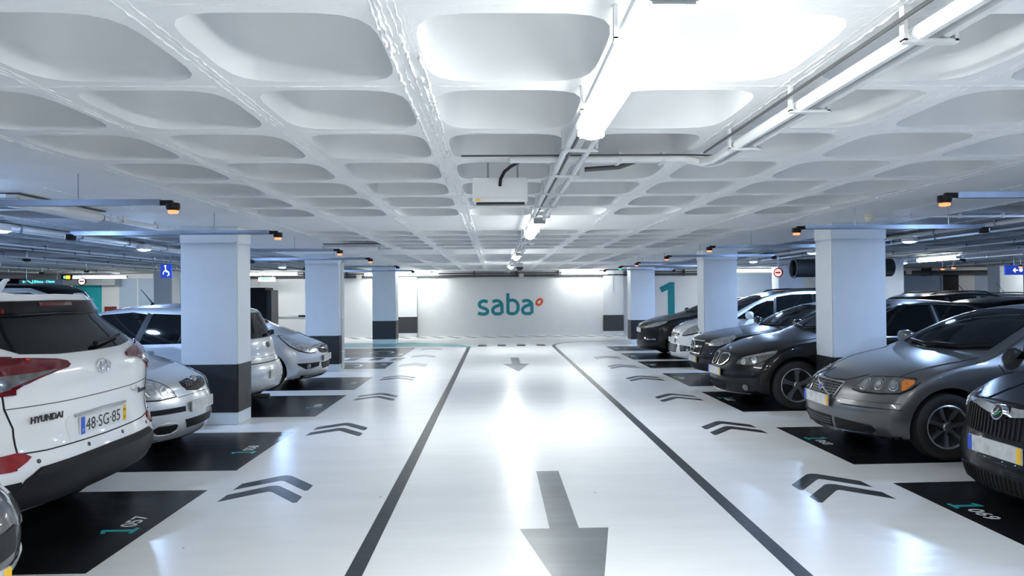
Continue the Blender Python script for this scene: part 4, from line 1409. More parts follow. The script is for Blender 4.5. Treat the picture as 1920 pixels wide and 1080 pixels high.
        if txt:
            text_mesh(txt, h * 0.98, 'letter', INK, o, (x + sg * 0.0016, y + sg * (-w / 2 + 0.052), z - h * 0.345), (0, sg, 0), (0, 0, 1), 0.0004, sx=0.98)
            text_mesh('P', 0.03, 'letter', PLATE_W, o, (x + sg * 0.002, y + sg * (-w / 2 + 0.014), z - h * 0.36), (0, sg, 0), (0, 0, 1), 0.0004)
            text_mesh('16', 0.028, 'letter', INK, o, (x + sg * 0.002, y + sg * (w / 2 - 0.042), z + h * 0.12), (0, sg, 0), (0, 0, 1), 0.0004)
            text_mesh('12', 0.028, 'letter', INK, o, (x + sg * 0.002, y + sg * (w / 2 - 0.042), z - h * 0.34), (0, sg, 0), (0, 0, 1), 0.0004)
        return o
    def badge(s, name, view, u, v, m, rings=(), discs=(), strokes=(), tilt=10, lift=.012, rz=1.0):
        """flat emblem facing out of the nose or tail, leaning back by tilt degrees"""
        p, n = s.ray(view, u, v)
        ax = Vector((1 if view == 'F' else -1, 0, 0))
        rgt = Vector((0, 1, 0)) if view == 'F' else Vector((0, -1, 0))
        ax = Matrix.Rotation(R(-tilt if view == 'F' else tilt), 3, 'Y') @ ax
        upv = ax.cross(rgt)
        c = p + ax * lift
        root = None
        hb = max([h for _, h, _ in discs], default=-.004) + .004
        def put(nm, b, mm):
            nonlocal root
            b.xform(lambda q: c + ax * q.x + rgt * q.y + upv * q.z * rz)
            o = b.mk(nm, mm, root or s.root, True, 40)
            root = root or o
        for r, h, mm in discs:
            put(name if root is None else name + '_face', B().lathe([(0, h), (r * .9, h), (r, h - .004), (r, -.02)], 24, 'x'), mm)
        for r, w, mm in rings:
            put(name if root is None else name + '_ring', B().lathe([(r - w / 2, hb - .004), (r - w / 4, hb + .006), (r + w / 4, hb + .006), (r + w / 2, -.02)], 28, 'x'), mm)
        for pts, w, mm in strokes:
            b = ribbon_faces(pts, w, hb - .01, hb + .005)
            put(name + '_bar', b.xform(lambda q: Vector((q.z, q.x, q.y))), mm)
        return root
    def lettering(s, txt, size, view, u0, u1, z, m, lift=0.008, fo=0.0):
        """raised letters along the shell from u0 to u1"""
        p, n1 = s.ray(view, u0, z + size * .3)
        q, n2 = s.ray(view, u1, z + size * .3)
        d = q - p
        d.z = 0
        nn = (n1 + n2).normalized()
        upv = nn.cross(d.normalized())
        if upv.z < 0: upv = -upv
        return text_mesh(txt, size, 'letter', m, s.root, p + nn * lift - upv * size * .3, d, upv, .003, fit=d.length, font_off=fo)
    def disc(s, name, view, u, v, r, m, off=0.01, rz=None, par=None, thick=0.02, n=20):
        rz = rz or r
        return s.patch(name, view, [(u + r * math.cos(2 * math.pi * i / n), v + rz * math.sin(2 * math.pi * i / n)) for i in range(n)], m, off, thick, False, max(r, rz) * 0.7, par)
    def ring(s, name, view, u, v, r, w, m, off=0.012, rz=None, par=None, n=28, rot=0.0):
        rz = rz or r
        b = B()
        prof = [(-w / 2, 0), (-w / 4, w / 3), (w / 4, w / 3), (w / 2, 0)]
        V = []
        for i in range(n):
            a = 2 * math.pi * i / n
            for dr, hh in prof:
                uu, vv = (r + dr) * math.cos(a), (rz + dr) * math.sin(a)
                p, nn = s.ray(view, u + uu * math.cos(rot) - vv * math.sin(rot), v + uu * math.sin(rot) + vv * math.cos(rot))
                V.append(p + nn * (off - 0.006 + hh))
        f = []
        for i in range(n):
            for j in range(3):
                f.append((4 * i + j, 4 * ((i + 1) % n) + j, 4 * ((i + 1) % n) + j + 1, 4 * i + j + 1))
        bm = bmesh.new()
        o = mk(name, V, f, m, par or s.root, True)
        bm.from_mesh(o.data); bmesh.ops.recalc_face_normals(bm, faces=bm.faces); bm.to_mesh(o.data); bm.free()
        return o
    def wiper(s, view, pts, name='wiper'):
        P = []
        for u, v in pts:
            p, n = s.ray(view, u, v)
            P.append(p + n * 0.03)
        return B().tube(P, [0.018] + [0.011] * (len(P) - 1), 6).mk(name, BLACKP, s.root, True)
    def roof_rail(s, d0, d1, y, m=BLACKP):
        for sd in (1, -1):
            P = []
            for i in range(9):
                t = i / 8
                p, n = s.ray('T', lerp(d0, d1, t), sd * y)
                P.append(p + Vector((0, 0, -0.02 if i in (0, 8) else 0.045)))
            B().tube(P, 0.018, 8).mk('roof_rail', m, s.root, True)
    def antenna(s, d, ln=0.4, lean=-0.6, y=0.0):
        p, n = s.ray('T', d, y)
        b = B().tube([p - Vector((0, 0, 0.01)), p + Vector((0, 0, 0.03))], [0.03, 0.015], 8)
        b.tube([p + Vector((0, 0, 0.02)), p + Vector((lean * ln, 0, ln))], [0.008, 0.004], 6)
        b.mk('antenna', BLACKP, s.root, True)
PI = math.pi
def emblem_base(c, view, u, v, r, m=CHROME, rz=None, w=0.012):
    o = c.ring('emblem', view, u, v, r, w, m, 0.014, rz)
    return o
def stroke_on(c, name, view, pts, w, m, off=0.014, par=None, thick=0.01):
    return c.strip(name, view, pts, w, m, off, thick, False, 0.05, par)

# ---------------------------------------------------------------- white SUV, tail towards the aisle
S = dict(L=4.48, W=1.87, H=1.645, wr=0.345, ax=(0.92, 3.59), roofw=0.755, rfall=1.1,
         top=[(0, .86), (.12, .95), (.5, 1.02), (1.0, 1.09), (1.18, 1.13), (1.6, 1.38), (2.0, 1.58), (2.4, 1.63), (3.0, 1.645), (3.7, 1.64), (4.2, 1.615), (4.48, 1.605)],
         belt=[(0, .80), (1.2, 1.02), (2.5, 1.05), (3.8, 1.10), (4.48, 1.16)], bot=[(0, .24), (.6, .2), (3.9, .22), (4.48, .36)],
         front=[(.2, .14), (.4, .03), (.6, 0), (.8, .06), (1, .2)], crr=(0.16, 3.4), wz=[(.15, .92), (.3, .97), (.55, 1.0), (.8, 1.0), (1.0, .99)],
         rear=[(.2, .16), (.36, .06), (.48, .0), (.64, .0), (.665, .035), (.78, .08), (.96, .055), (1.13, .05), (1.21, .085), (1.30, .19), (1.48, .39), (1.565, .46), (1.575, .41), (1.7, .45)],
         plan=[(0, .9), (.3, .95), (.8, 1), (3.4, 1), (4.1, .985), (4.48, .95)])
c = Car('car', 'white SUV parked tail out, left of the nearest left column', S, P_WHITE, (-4.86, 4.73, 0), PI)
c.wheels('five', SATIN)
c.patch('rear_window', 'R', [(-.70, 1.325), (-.60, 1.265), (-.35, 1.245), (0, 1.24), (.35, 1.245), (.60, 1.265), (.70, 1.325), (.66, 1.40), (.60, 1.485), (0, 1.492), (-.60, 1.485), (-.66, 1.40)], GLASSG, 0.006)
c.patch('spoiler_panel', 'R', [(-.64, 1.487), (0, 1.495), (.64, 1.487), (.675, 1.53), (.665, 1.572), (0, 1.578), (-.665, 1.572), (-.675, 1.53)], P_BLACK, 0.03, 0.04)
c.patch('spoiler_lip', 'R', [(-.69, 1.566), (0, 1.574), (.69, 1.566), (.68, 1.588), (0, 1.600), (-.68, 1.588)], P_WHITE, 0.045, 0.06)
c.patch('brake_light', 'R', [(-.17, 1.535), (.17, 1.535), (.17, 1.56), (-.17, 1.56)], REDLENS, 0.036)
lampi = c.patch('tail_light', 'R', [(.335, 1.172), (.345, 1.195), (.42, 1.213), (.60, 1.232), (.79, 1.248), (.79, 1.045), (.70, 1.088), (.60, 1.118), (.48, 1.143), (.37, 1.157)], REDLENS, 0.018, 0.03, True)
lampo = c.patch('tail_light', 'Q', [(.74, 1.246), (.95, 1.262), (1.10, 1.255), (1.13, 1.20), (1.08, 1.10), (.98, 1.058), (.85, 1.045), (.74, 1.043)], REDLENS, 0.018, 0.03, True)
for a, b_ in zip(lampi, lampo): pass
c.patch('clear_lens', 'R', [(.46, 1.158), (.62, 1.150), (.785, 1.15), (.785, 1.078), (.70, 1.106), (.60, 1.130), (.50, 1.148)], GREYLENS, 0.022, 0.01, True, par=lampi)
c.patch('clear_lens', 'Q', [(.765, 1.15), (.94, 1.145), (1.06, 1.13), (1.03, 1.10), (.96, 1.072), (.85, 1.064), (.765, 1.078)], GREYLENS, 0.022, 0.01, True, par=lampo)
c.patch('rear_reflector', 'R', [(.66, .668), (.70, .70), (.74, .708), (.79, .706), (.79, .61), (.74, .625), (.69, .648)], REDREF, 0.012, 0.02, True)
c.patch('rear_reflector', 'Q', [(.738, .706), (1.0, .705), (1.0, .625), (.738, .61)], REDREF, 0.012, 0.02, True)
c.patch('bumper_cladding', 'R', [(-.80, .38), (-.80, .47), (-.72, .552), (-.62, .60), (0, .607), (.62, .60), (.72, .552), (.80, .47), (.80, .38), (0, .375)], BLACKP, 0.012, 0.03)
c.patch('bumper_cladding', 'Q', [(.72, .36), (.72, .545), (.9, .55), (1.25, .55), (1.25, .30)], BLACKP, 0.010, 0.03, True)
c.patch('textured_strip', 'R', [(-.68, .565), (-.60, .594), (0, .601), (.60, .594), (.68, .565), (.56, .553), (0, .558), (-.56, .553)], SEAM, 0.017, 0.02)
c.strip('panel_gap', 'R', [(-.74, .70), (-.55, .685), (0, .678), (.55, .685), (.74, .70)], .008, SEAM, .003)
c.strip('panel_gap', 'R', [(-.78, .965), (-.4, .955), (0, .952), (.4, .955), (.78, .965)], .005, SEAML, .003)
c.strip('panel_gap', 'R', [(.80, 1.06), (.785, .97), (.735, .85), (.725, .70)], .009, SEAM, .003, sym=True)
c.patch('plate_recess', 'R', [(-.36, .70), (-.38, .83), (-.34, .85), (.34, .85), (.38, .83), (.36, .70)], P_WHITE, 0.004, 0.02)
c.strip('tailgate_handle', 'R', [(-.30, .845), (0, .85), (.30, .845)], .018, SATIN, .012)
c.plate('R', .773, 0.0, .54, .115, PLATE_W, True, .016, '48·SG·85')
e = c.ring('emblem', 'R', 0, 1.134, .077, .014, CHROME, .016, .038)
stroke_on(c, 'emblem_bar', 'R', [(.042, 1.106), (.030, 1.136), (.028, 1.162)], .013, CHROME, .018, e)
stroke_on(c, 'emblem_bar', 'R', [(-.028, 1.106), (-.030, 1.136), (-.042, 1.162)], .013, CHROME, .018, e)
stroke_on(c, 'emblem_bar', 'R', [(.035, 1.122), (0, 1.13), (-.035, 1.146)], .012, CHROME, .018, e)
c.lettering('HYUNDAI', .056, 'R', .655, .43, .862, DARKM, .024, .0012)
c.lettering('Tucson', .058, 'R', -.44, -.62, .885, DARKM, .028)
c.wiper('R', [(-.03, 1.262), (-.2, 1.275), (-.45, 1.30)], 'rear_wiper')
for y in (.62, .2, -.2, -.62):
    c.disc('parking_sensor', 'R', y, .645 if abs(y) < .4 else .635, .013, SEAML, .004, thick=.01)
c.roof_rail(2.0, 3.75, .60, SATIN)
p, n = c.at('T', 3.72, 0)
B().tube([p + Vector((.08, 0, -.01)), p + Vector((0, 0, .02)), p + Vector((-.05, 0, .085)), p + Vector((-.075, 0, .09))], [.03, .028, .016, .008], 8).mk('shark_fin', P_WHITE, c.root, True)
c.glass([(-.66, 1.16), (.66, 1.16), (.52, 1.55), (-.52, 1.55)], None, [[(1.55, 1.10), (2.6, 1.10), (2.58, 1.52), (2.15, 1.52)], [(2.68, 1.11), (3.5, 1.15), (3.65, 1.22), (3.6, 1.42), (3.2, 1.5), (2.66, 1.52)]])
c.mirror(1.55, 1.12, P_WHITE)

# ---------------------------------------------------------------- small silver hatchback, nose out
S = dict(L=3.64, W=1.66, H=1.50, wr=0.285, ax=(.68, 3.05), roofw=.70,
         top=[(0, .74), (.1, .80), (.25, .86), (.5, .925), (.8, .985), (.95, 1.02), (1.35, 1.27), (1.75, 1.45), (2.3, 1.50), (3.0, 1.48), (3.64, 1.36)],
         belt=[(0, .66), (.5, .80), (1.0, .90), (3.64, .95)], bot=[(0, .17), (.6, .18), (3.64, .24)], cf=(.30, 2.5),
         front=[(.15, .14), (.22, .05), (.32, .01), (.5, 0), (.56, .02), (.60, .045), (.70, .07), (.78, .13), (.86, .22), (1.0, .3)],
         rear=[(.2, .1), (.4, 0), (.8, .05), (1.0, .12), (1.4, .4)], crown=[(0, .05), (1, .07), (1.6, .05), (3.64, .04)])
c = Car('car', 'small silver hatchback parked nose out between the white SUV and the nearest left column', S, P_SILVER2, (-4.87, 7.2, 0), 0)
c.wheels('five', SATIN)
hl = c.patch('headlight', 'P', [(.43, .615), (.455, .665), (.52, .725), (.62, .775), (.74, .80), (.88, .80), (.90, .74), (.86, .66), (.78, .618), (.62, .605)], CLEARLENS, .010, .02, True)
hr = c.patch('headlight_rim', 'P', [(.405, .605), (.44, .672), (.51, .735), (.615, .787), (.74, .812), (.905, .812), (.925, .74), (.88, .65), (.79, .606), (.62, .594)], BLACKP, .005, .012, True)
for sgn, par in zip((1, -1), hl):
    for u_, v_, r_ in ((.56, .675, .042), (.70, .70, .055)):
        c.ring('reflector', 'P', sgn * u_, v_, r_, .012, CHROME, .014, par=par)
g = c.patch('grille', 'F', [(-.255, .705), (-.245, .74), (-.07, .757), (-.035, .72), (0, .705), (.035, .72), (.07, .757), (.245, .74), (.255, .705), (.20, .652), (0, .63), (-.20, .652)], BLACKP, .008)
for k in range(-7, 8):
    for sg in (1, -1):
        x0 = k * .042
        pts = [(x0 + sg * t, .64 + t) for t in (0, .05, .1)]
        pts = [(a, b_) for a, b_ in pts if abs(a) < .235 and b_ < .745 - .0 and b_ > .65 + abs(a) * .05 and not (abs(a) < .05 and b_ > .70)]
        if len(pts) >= 2: c.strip('grille_wire', 'F', pts, .005, SATIN, .013, .006, par=g)
c.badge('emblem', 'F', 0, .745, CHROME, rings=[(.040, .011, CHROME)], strokes=[([(0.026 * math.cos(R(30 * k)), .010 + .014 * math.sin(R(30 * k))) for k in range(13)], .008, CHROME), ([(0.013 * math.cos(R(30 * k)), .034 * math.sin(R(30 * k))) for k in range(13)], .008, CHROME)], tilt=25, lift=.025, rz=.78)
c.strip('bumper_strip', 'P', [(.33, .485), (.6, .488), (1.0, .495)], .05, BLACKP, .012, .02, True)
c.patch('lower_grille', 'F', [(-.30, .375), (.30, .375), (.26, .29), (-.26, .29)], BLACKP, .006)
c.patch('fog_recess', 'P', [(.42, .345), (.68, .355), (.69, .31), (.64, .275), (.50, .27), (.43, .30)], BLACKP, .005, .01, True)
c.ring('recess_lip', 'P', .555, .312, .155, .014, P_SILVER2, .008, .058)
c.ring('recess_lip', 'P', -.555, .312, .155, .014, P_SILVER2, .008, .058)
c.patch('bumper_scuff', 'P', [(-.75, .225), (-.62, .222), (-.62, .212), (-.75, .214)], SEAML, .004)
c.strip('panel_gap', 'P', [(-.40, .60), (0, .615), (.40, .60)], .006, SEAML, .003)
c.strip('panel_gap', 'T', [(.28, .52), (.6, .62), (.95, .68)], .006, SEAML, .003, sym=True)
c.plate('F', .495, 0, .50, .112, PLATE_D, False)

c.glass([(-.60, 1.03), (.60, 1.03), (.50, 1.40), (-.50, 1.40)], None, [[(1.2, .98), (2.1, .98), (2.08, 1.38), (1.75, 1.38)], [(2.18, .98), (3.0, 1.0), (2.9, 1.36), (2.16, 1.38)]])
c.mirror(1.45, 1.0, P_SILVER2)
c.wiper('F', [(.35, 1.05), (0, 1.04), (-.3, 1.06)])
c.wiper('F', [(-.1, 1.05), (-.35, 1.05), (-.5, 1.08)])

# ---------------------------------------------------------------- silver hatchback, tail out behind the column
S = dict(L=4.05, W=1.72, H=1.50, wr=0.30, ax=(.82, 3.36), roofw=.70, rfall=.9,
         top=[(0, .72), (.15, .80), (.7, .92), (1.05, 1.0), (1.5, 1.27), (1.95, 1.45), (2.5, 1.50), (3.1, 1.485), (3.7, 1.44), (4.05, 1.40)],
         belt=[(0, .66), (1.0, .88), (2.5, .93), (4.05, .98)], bot=[(0, .19), (.6, .18), (3.5, .2), (4.05, .26)],
         front=[(.2, .12), (.4, 0), (.6, .05), (.8, .2)], crr=(.20, 2.8),
         rear=[(.2, .14), (.28, .03), (.4, 0), (.58, .01), (.62, .03), (.66, .10), (.9, .12), (1.0, .16), (1.33, .30), (1.45, .35)])
c = Car('car', 'silver hatchback parked tail out behind the nearest left column', S, P_SILVER, (-5.205, 10.0, 0), PI)
c.wheels('five', SATIN)
c.patch('rear_window', 'R', [(-.60, 1.02), (-.4, 1.0), (.4, 1.0), (.60, 1.02), (.52, 1.36), (-.52, 1.36)], GLASSG, .006)
c.wiper('R', [(-.0, 1.03), (-.2, 1.035), (-.42, 1.06)], 'rear_wiper')
B().lathe([(0, -.03), (.03, -.03), (.035, 0), (.03, .04), (0, .04)], 10, 'z', (c.at('R', -.42, 1.05)[0].x - .03, -.42, 1.05)).mk('wiper_motor', BLACKP, c.root)
c.badge('emblem', 'R', 0, .895, DALLOY, rings=[(.036, .012, DALLOY)], strokes=[([(-.02, .02), (.0, .0), (.012, -.028)], .012, DALLOY)], tilt=10, lift=.014)
c.strip('panel_gap', 'R', [(-.66, .665), (0, .655), (.66, .665)], .012, SEAM, .003)
c.strip('panel_gap', 'R', [(.66, .68), (.66, .95), (.63, 1.0)], .007, SEAML, .003, sym=True)
c.strip('panel_gap', 'R', [(-.5, .735), (0, .73), (.5, .735)], .006, SEAML, .003)
c.plate('R', .49, -.02, .52, .112, PLATE_D, False)
c.patch('tail_light', 'Q', [(.84, .78), (.86, .98), (1.0, 1.0), (1.08, .96), (1.04, .78)], REDLENS, .012, .02, True)
c.patch('bumper_sensor', 'R', [(-.52, .60), (-.50, .60), (-.50, .615), (-.52, .615)], SEAM, .004)
c.strip('bumper_base', 'R', [(-.7, .26), (0, .25), (.7, .26)], .05, BLACKP, .006)
B().lathe([(.028, -.02), (.034, -.02), (.034, .2), (.028, .2)], 14, 'x', (-2.08, .55, .23)).mk('exhaust_pipe', DARKM, c.root, True)
c.glass([(-.6, 1.03), (.6, 1.03), (.5, 1.40), (-.5, 1.40)], None, [[(1.25, .965), (2.42, .965), (2.55, 1.36), (2.35, 1.39), (1.95, 1.36)], [(2.50, .965), (3.35, .98), (3.45, 1.04), (3.25, 1.34), (2.62, 1.37)]], GLASS)
c.mirror(1.35, .99, P_BLUESILVER)
for d in (2.46,):
    c.strip('window_pillar', 'S', [(2.44, .965), (2.57, 1.375)], .05, BLACKP, .006, sym=True)
c.strip('window_bar', 'S', [(3.02, .98), (3.12, 1.34)], .02, BLACKP, .009, sym=True)
c.strip('panel_gap', 'S', [(2.45, .30), (2.46, .93)], .007, SEAM, .003, sym=True)
c.patch('door_handle', 'S', [(2.5, .86), (2.7, .865), (2.7, .885), (2.5, .88)], SATIN, .03, .04, True)
c.strip('roof_strip', 'T', [(1.95, .52), (2.6, .56), (3.6, .54)], .02, BLACKP, .004, sym=True)
c.antenna(2.38, .22, .75, .2)

# ---------------------------------------------------------------- silver hatchback nose out beyond the column
S = dict(L=4.0, W=1.72, H=1.49, wr=0.30, ax=(.84, 3.35), roofw=.68,
         top=[(0, .70), (.1, .76), (.3, .83), (.7, .95), (1.0, 1.04), (1.15, 1.09), (1.6, 1.32), (2.0, 1.45), (2.5, 1.49), (3.2, 1.45), (4.0, 1.32)],
         belt=[(0, .62), (.6, .82), (1.0, .92), (4, 1.0)], bot=[(0, .15), (.6, .18), (4, .25)], cf=(.32, 2.4),
         front=[(.1, .2), (.17, .08), (.24, .01), (.42, 0), (.6, .03), (.70, .07), (.76, .13), (.85, .24)],
         rear=[(.2, .1), (.4, 0), (.8, .05), (1.0, .12), (1.4, .4)])
c = Car('car', 'silver hatchback parked nose out before the second left column', S, P_SILVER2, (-5.05, 12.5, 0), 0)
c.wheels('five', SATIN)
hl = c.patch('headlight', 'P', [(.47, .60), (.52, .665), (.66, .76), (.86, .85), (1.06, .90), (1.16, .905), (1.12, .85), (1.0, .74), (.84, .655), (.66, .61)], CLEARLENS, .010, .02, True)
c.patch('headlight_rim', 'P', [(.45, .588), (.505, .668), (.65, .768), (.85, .86), (1.06, .912), (1.19, .918), (1.14, .85), (1.01, .728), (.85, .643), (.66, .597)], BLACKP, .005, .012, True)
for sgn, par in zip((1, -1), hl):
    for u_, v_, r_ in ((.62, .655, .036), (.82, .73, .045)):
        c.ring('reflector', 'P', sgn * u_, v_, r_, .010, CHROME, .014, par=par)
g = c.patch('grille', 'F', [(-.33, .68), (0, .715), (.33, .68), (.30, .60), (.2, .575), (0, .565), (-.2, .575), (-.30, .60)], BLACKP, .006)
c.strip('chrome_bar', 'F', [(-.32, .675), (-.12, .655), (0, .64), (.12, .655), (.32, .675)], .022, CHROME, .014, par=g)
c.badge('emblem', 'F', 0, .650, CHROME, discs=[(.044, .004, INK)], rings=[(.042, .012, CHROME)], strokes=[([(-.05, .008), (.015, .004), (-.015, -.004), (.05, -.008)], .012, CHROME)], tilt=10, lift=.03)
g = c.patch('lower_grille', 'F', [(-.30, .42), (.30, .42), (.25, .31), (-.25, .31)], BLACKP, .006)
for z in (.345, .38):
    c.strip('grille_slat', 'F', [(-.26, z), (.26, z)], .01, DARKM, .01, par=g)
c.patch('fog_recess', 'P', [(.37, .43), (.60, .43), (.90, .44), (.86, .40), (.72, .33), (.62, .33), (.40, .36)], BLACKP, .006, .012, True)
for sgn in (1, -1): c.disc('fog_lamp', 'P', sgn * .66, .375, .045, GREYLENS, .014)
c.strip('chin_spoiler', 'P', [(-.8, .19), (-.4, .175), (0, .17), (.4, .175), (.8, .19)], .07, BLACKP, .01)
c.strip('panel_gap', 'P', [(-.5, .70), (-.3, .715), (0, .73), (.3, .715), (.5, .70)], .006, SEAML, .003)
c.strip('panel_gap', 'T', [(.35, .58), (.7, .66), (1.05, .70)], .006, SEAML, .003, sym=True)
c.plate('F', .49, 0, .52, .112, PLATE_D, False)
c.glass([(-.62, 1.10), (.62, 1.10), (.5, 1.41), (-.5, 1.41)], None, [[(1.3, 1.0), (2.2, 1.0), (2.15, 1.38), (1.9, 1.38)], [(2.3, 1.0), (3.2, 1.03), (2.9, 1.36), (2.25, 1.38)]])
c.wiper('F', [(.40, 1.12), (0, 1.11), (-.4, 1.13)])
c.mirror(1.72, 1.02, P_SILVER2)

# ---------------------------------------------------------------- grey saloon, nose out
S = dict(L=4.47, W=1.77, H=1.454, wr=0.318, ax=(.86, 3.50), roofw=.68,
         top=[(0, .675), (.08, .72), (.25, .785), (.6, .875), (1.0, .95), (1.2, .99), (1.28, 1.02), (1.7, 1.24), (2.1, 1.40), (2.5, 1.454), (3.1, 1.44), (3.6, 1.32), (3.95, 1.10), (4.2, 1.05), (4.47, 1.03)],
         belt=[(0, .60), (.5, .74), (1.1, .86), (4.47, .97)], bot=[(0, .19), (.6, .18), (4.47, .25)], cf=(.33, 2.4),
         front=[(.12, .16), (.2, .05), (.28, .01), (.46, 0), (.50, .02), (.54, .05), (.61, .085), (.67, .12), (.74, .2), (.85, .3)],
         rear=[(.2, .1), (.5, 0), (1.0, .1)], crown=[(0, .05), (.5, .06), (1.2, .06), (1.8, .05), (4.47, .04)])
c = Car('car', 'grey metallic saloon with amber side lamp, parked nose out before the nearest right column', S, P_GREY, (5.595, 7.1, 0), PI)
c.wheels('seven', SATIN, .64)
hl = c.patch('headlight', 'P', [(.50, .63), (.525, .68), (.58, .725), (.66, .742), (.9, .755), (1.12, .758), (1.15, .735), (1.08, .68), (.98, .635), (.8, .618), (.6, .615)], GREYLENS, .010, .02, True)
c.patch('headlight_rim', 'P', [(.485, .622), (.515, .685), (.575, .735), (.66, .752), (.9, .765), (1.14, .77), (1.17, .735), (1.09, .672), (.985, .625), (.8, .608), (.6, .604)], BLACKP, .005, .012, True)
c.patch('amber_lamp', 'P', [(1.0, .72), (1.0, .65), (1.03, .66), (1.12, .725), (1.12, .745), (1.03, .745)], AMBER, .014, .01, True, par=hl)
for sgn, par in zip((1, -1), hl):
    for u_, v_, r_, mm in ((.61, .682, .045, CLEARLENS), (.77, .685, .038, CHROME), (.92, .69, .042, CHROME)):
        c.ring('reflector', 'P', sgn * u_, v_, r_, .010, CHROME, .014, par=par)
        c.disc('lamp_bowl', 'P', sgn * u_, v_, r_ * .7, mm, .013, par=par, thick=.006)
g = c.patch('grille', 'F', [(-.285, .665), (.285, .665), (.25, .52), (-.25, .52)], BLACKP, .006)
c.strip('grille_frame', 'F', [(-.285, .668), (0, .672), (.285, .668)], .012, CHROME, .014, par=g)
for sgn in (1, -1):
    c.strip('grille_frame', 'F', [(sgn * .287, .668), (sgn * .252, .52)], .012, CHROME, .014, par=g)
for z in (.55, .575, .60, .625, .648): c.strip('grille_slat', 'F', [(-.265, z), (.265, z)], .006, DALLOY, .010, par=g)
for y in (-.2, -.15, -.1, -.05, 0, .05, .1, .15, .2): c.strip('grille_slat', 'F', [(y, .53), (y, .66)], .005, DALLOY, .010, par=g)
c.strip('grille_bar', 'F', [(.20, .53), (0, .60), (-.2, .66)], .014, CHROME, .018, par=g)
c.badge('emblem', 'F', 0, .60, CHROME, discs=[(.038, .012, CHROME), (.026, .015, EMB_BLUE)], strokes=[([(.018, .02), (.045, .048)], .014, CHROME)], tilt=12, lift=.02)
c.strip('bumper_strip', 'P', [(.40, .50), (.6, .502), (.98, .508)], .042, P_GREY, .022, .03, True)
c.strip('panel_gap', 'P', [(.40, .528), (.7, .53), (1.0, .536)], .005, SEAM, .004, sym=True)
c.strip('panel_gap', 'P', [(.40, .475), (.7, .477), (1.0, .483)], .005, SEAM, .004, sym=True)
g = c.patch('lower_grille', 'P', [(-.27, .34), (.27, .34), (.27, .23), (0, .215), (-.27, .23)], BLACKP, .006)
for z in (.26, .285, .31): c.strip('grille_slat', 'P', [(-.26, z), (.26, z)], .006, DALLOY, .010, par=g)
c.patch('side_intake', 'P', [(.32, .335), (.5, .325), (.72, .31), (.77, .27), (.72, .235), (.5, .225), (.32, .228)], BLACKP, .006, .012, True)
for sgn in (1, -1): c.ring('fog_lamp', 'P', sgn * .70, .272, .05, .016, BLACKP, .012, .034)
c.strip('chrome_lip', 'P', [(-.75, .222), (-.4, .208), (0, .203), (.4, .208), (.75, .222)], .008, CHROME, .01)
c.strip('chin_spoiler', 'P', [(-1.0, .19), (-.4, .165), (0, .16), (.4, .165), (1.0, .19)], .06, BLACKP, .006)
c.strip('panel_gap', 'P', [(-.55, .76), (-.3, .695), (0, .685), (.3, .695), (.55, .76)], .006, SEAM, .003)
c.strip('panel_gap', 'T', [(.42, .62), (.7, .66), (1.22, .74)], .006, SEAM, .003, sym=True)
c.strip('panel_gap', 'S', [(1.35, .35), (1.38, .8), (1.32, .90)], .007, SEAM, .003, sym=True)
c.plate('F', .49, 0, .52, .112, PLATE_D)
c.glass([(-.68, 1.02), (-.35, 1.0), (0, .995), (.35, 1.0), (.68, 1.02), (.54, 1.375), (0, 1.395), (-.54, 1.375)], None, [[(1.5, .95), (2.5, .95), (2.48, 1.36), (2.2, 1.36), (1.75, 1.16)], [(2.6, .95), (3.4, .98), (3.45, 1.18), (3.1, 1.33), (2.58, 1.36)]])
c.wiper('F', [(-.45, 1.025), (-.1, 1.01), (.3, 1.03)])
c.wiper('F', [(.05, 1.02), (.3, 1.02), (.62, 1.06)])
c.mirror(1.6, .98, P_GREY)

# ---------------------------------------------------------------- black saloon, nose out
S = dict(L=4.84, W=1.846, H=1.475, wr=0.335, ax=(.86, 3.75), roofw=.68,
         top=[(0, .72), (.08, .77), (.25, .83), (.6, .91), (1.0, .975), (1.3, 1.02), (1.42, 1.06), (1.8, 1.25), (2.2, 1.41), (2.65, 1.475), (3.2, 1.465), (3.8, 1.34), (4.2, 1.13), (4.5, 1.09), (4.84, 1.07)],
         belt=[(0, .64), (.5, .78), (1.1, .90), (4.84, 1.0)], bot=[(0, .18), (.6, .17), (4.84, .25)], cf=(.33, 2.4),
         front=[(.12, .18), (.18, .06), (.26, .01), (.42, 0), (.52, .03), (.62, .08), (.72, .13), (.8, .22), (.9, .3)],
         rear=[(.2, .1), (.5, 0), (1.0, .1)], crown=[(0, .06), (.5, .07), (1.3, .07), (1.8, .05), (4.84, .04)])
c = Car('car', 'black saloon with twin chrome grille, parked nose out just past the nearest right column', S, P_BLACK, (5.62, 9.95, 0), PI)
c.wheels('five', SATIN, .68)
hl = c.patch('headlight', 'P', [(.55, .595), (.59, .65), (.75, .70), (.95, .745), (1.18, .79), (1.17, .765), (1.02, .67), (.88, .61), (.72, .585)], GREYLENS, .010, .02, True)
c.patch('lamp_strip', 'P', [(.62, .672), (.78, .712), (.95, .75), (1.18, .795), (1.15, .765), (.95, .728), (.78, .692)], CLEARLENS, .014, .01, True, par=hl)
for sgn, par in zip((1, -1), hl):
    for u_, v_, r_ in ((.68, .632, .036), (.86, .66, .038)):
        c.disc('lamp_bowl', 'P', sgn * u_, v_, r_, CLEARLENS, .014, par=par, thick=.006)
        c.ring('reflector', 'P', sgn * u_, v_, r_, .008, CHROME, .016, par=par)
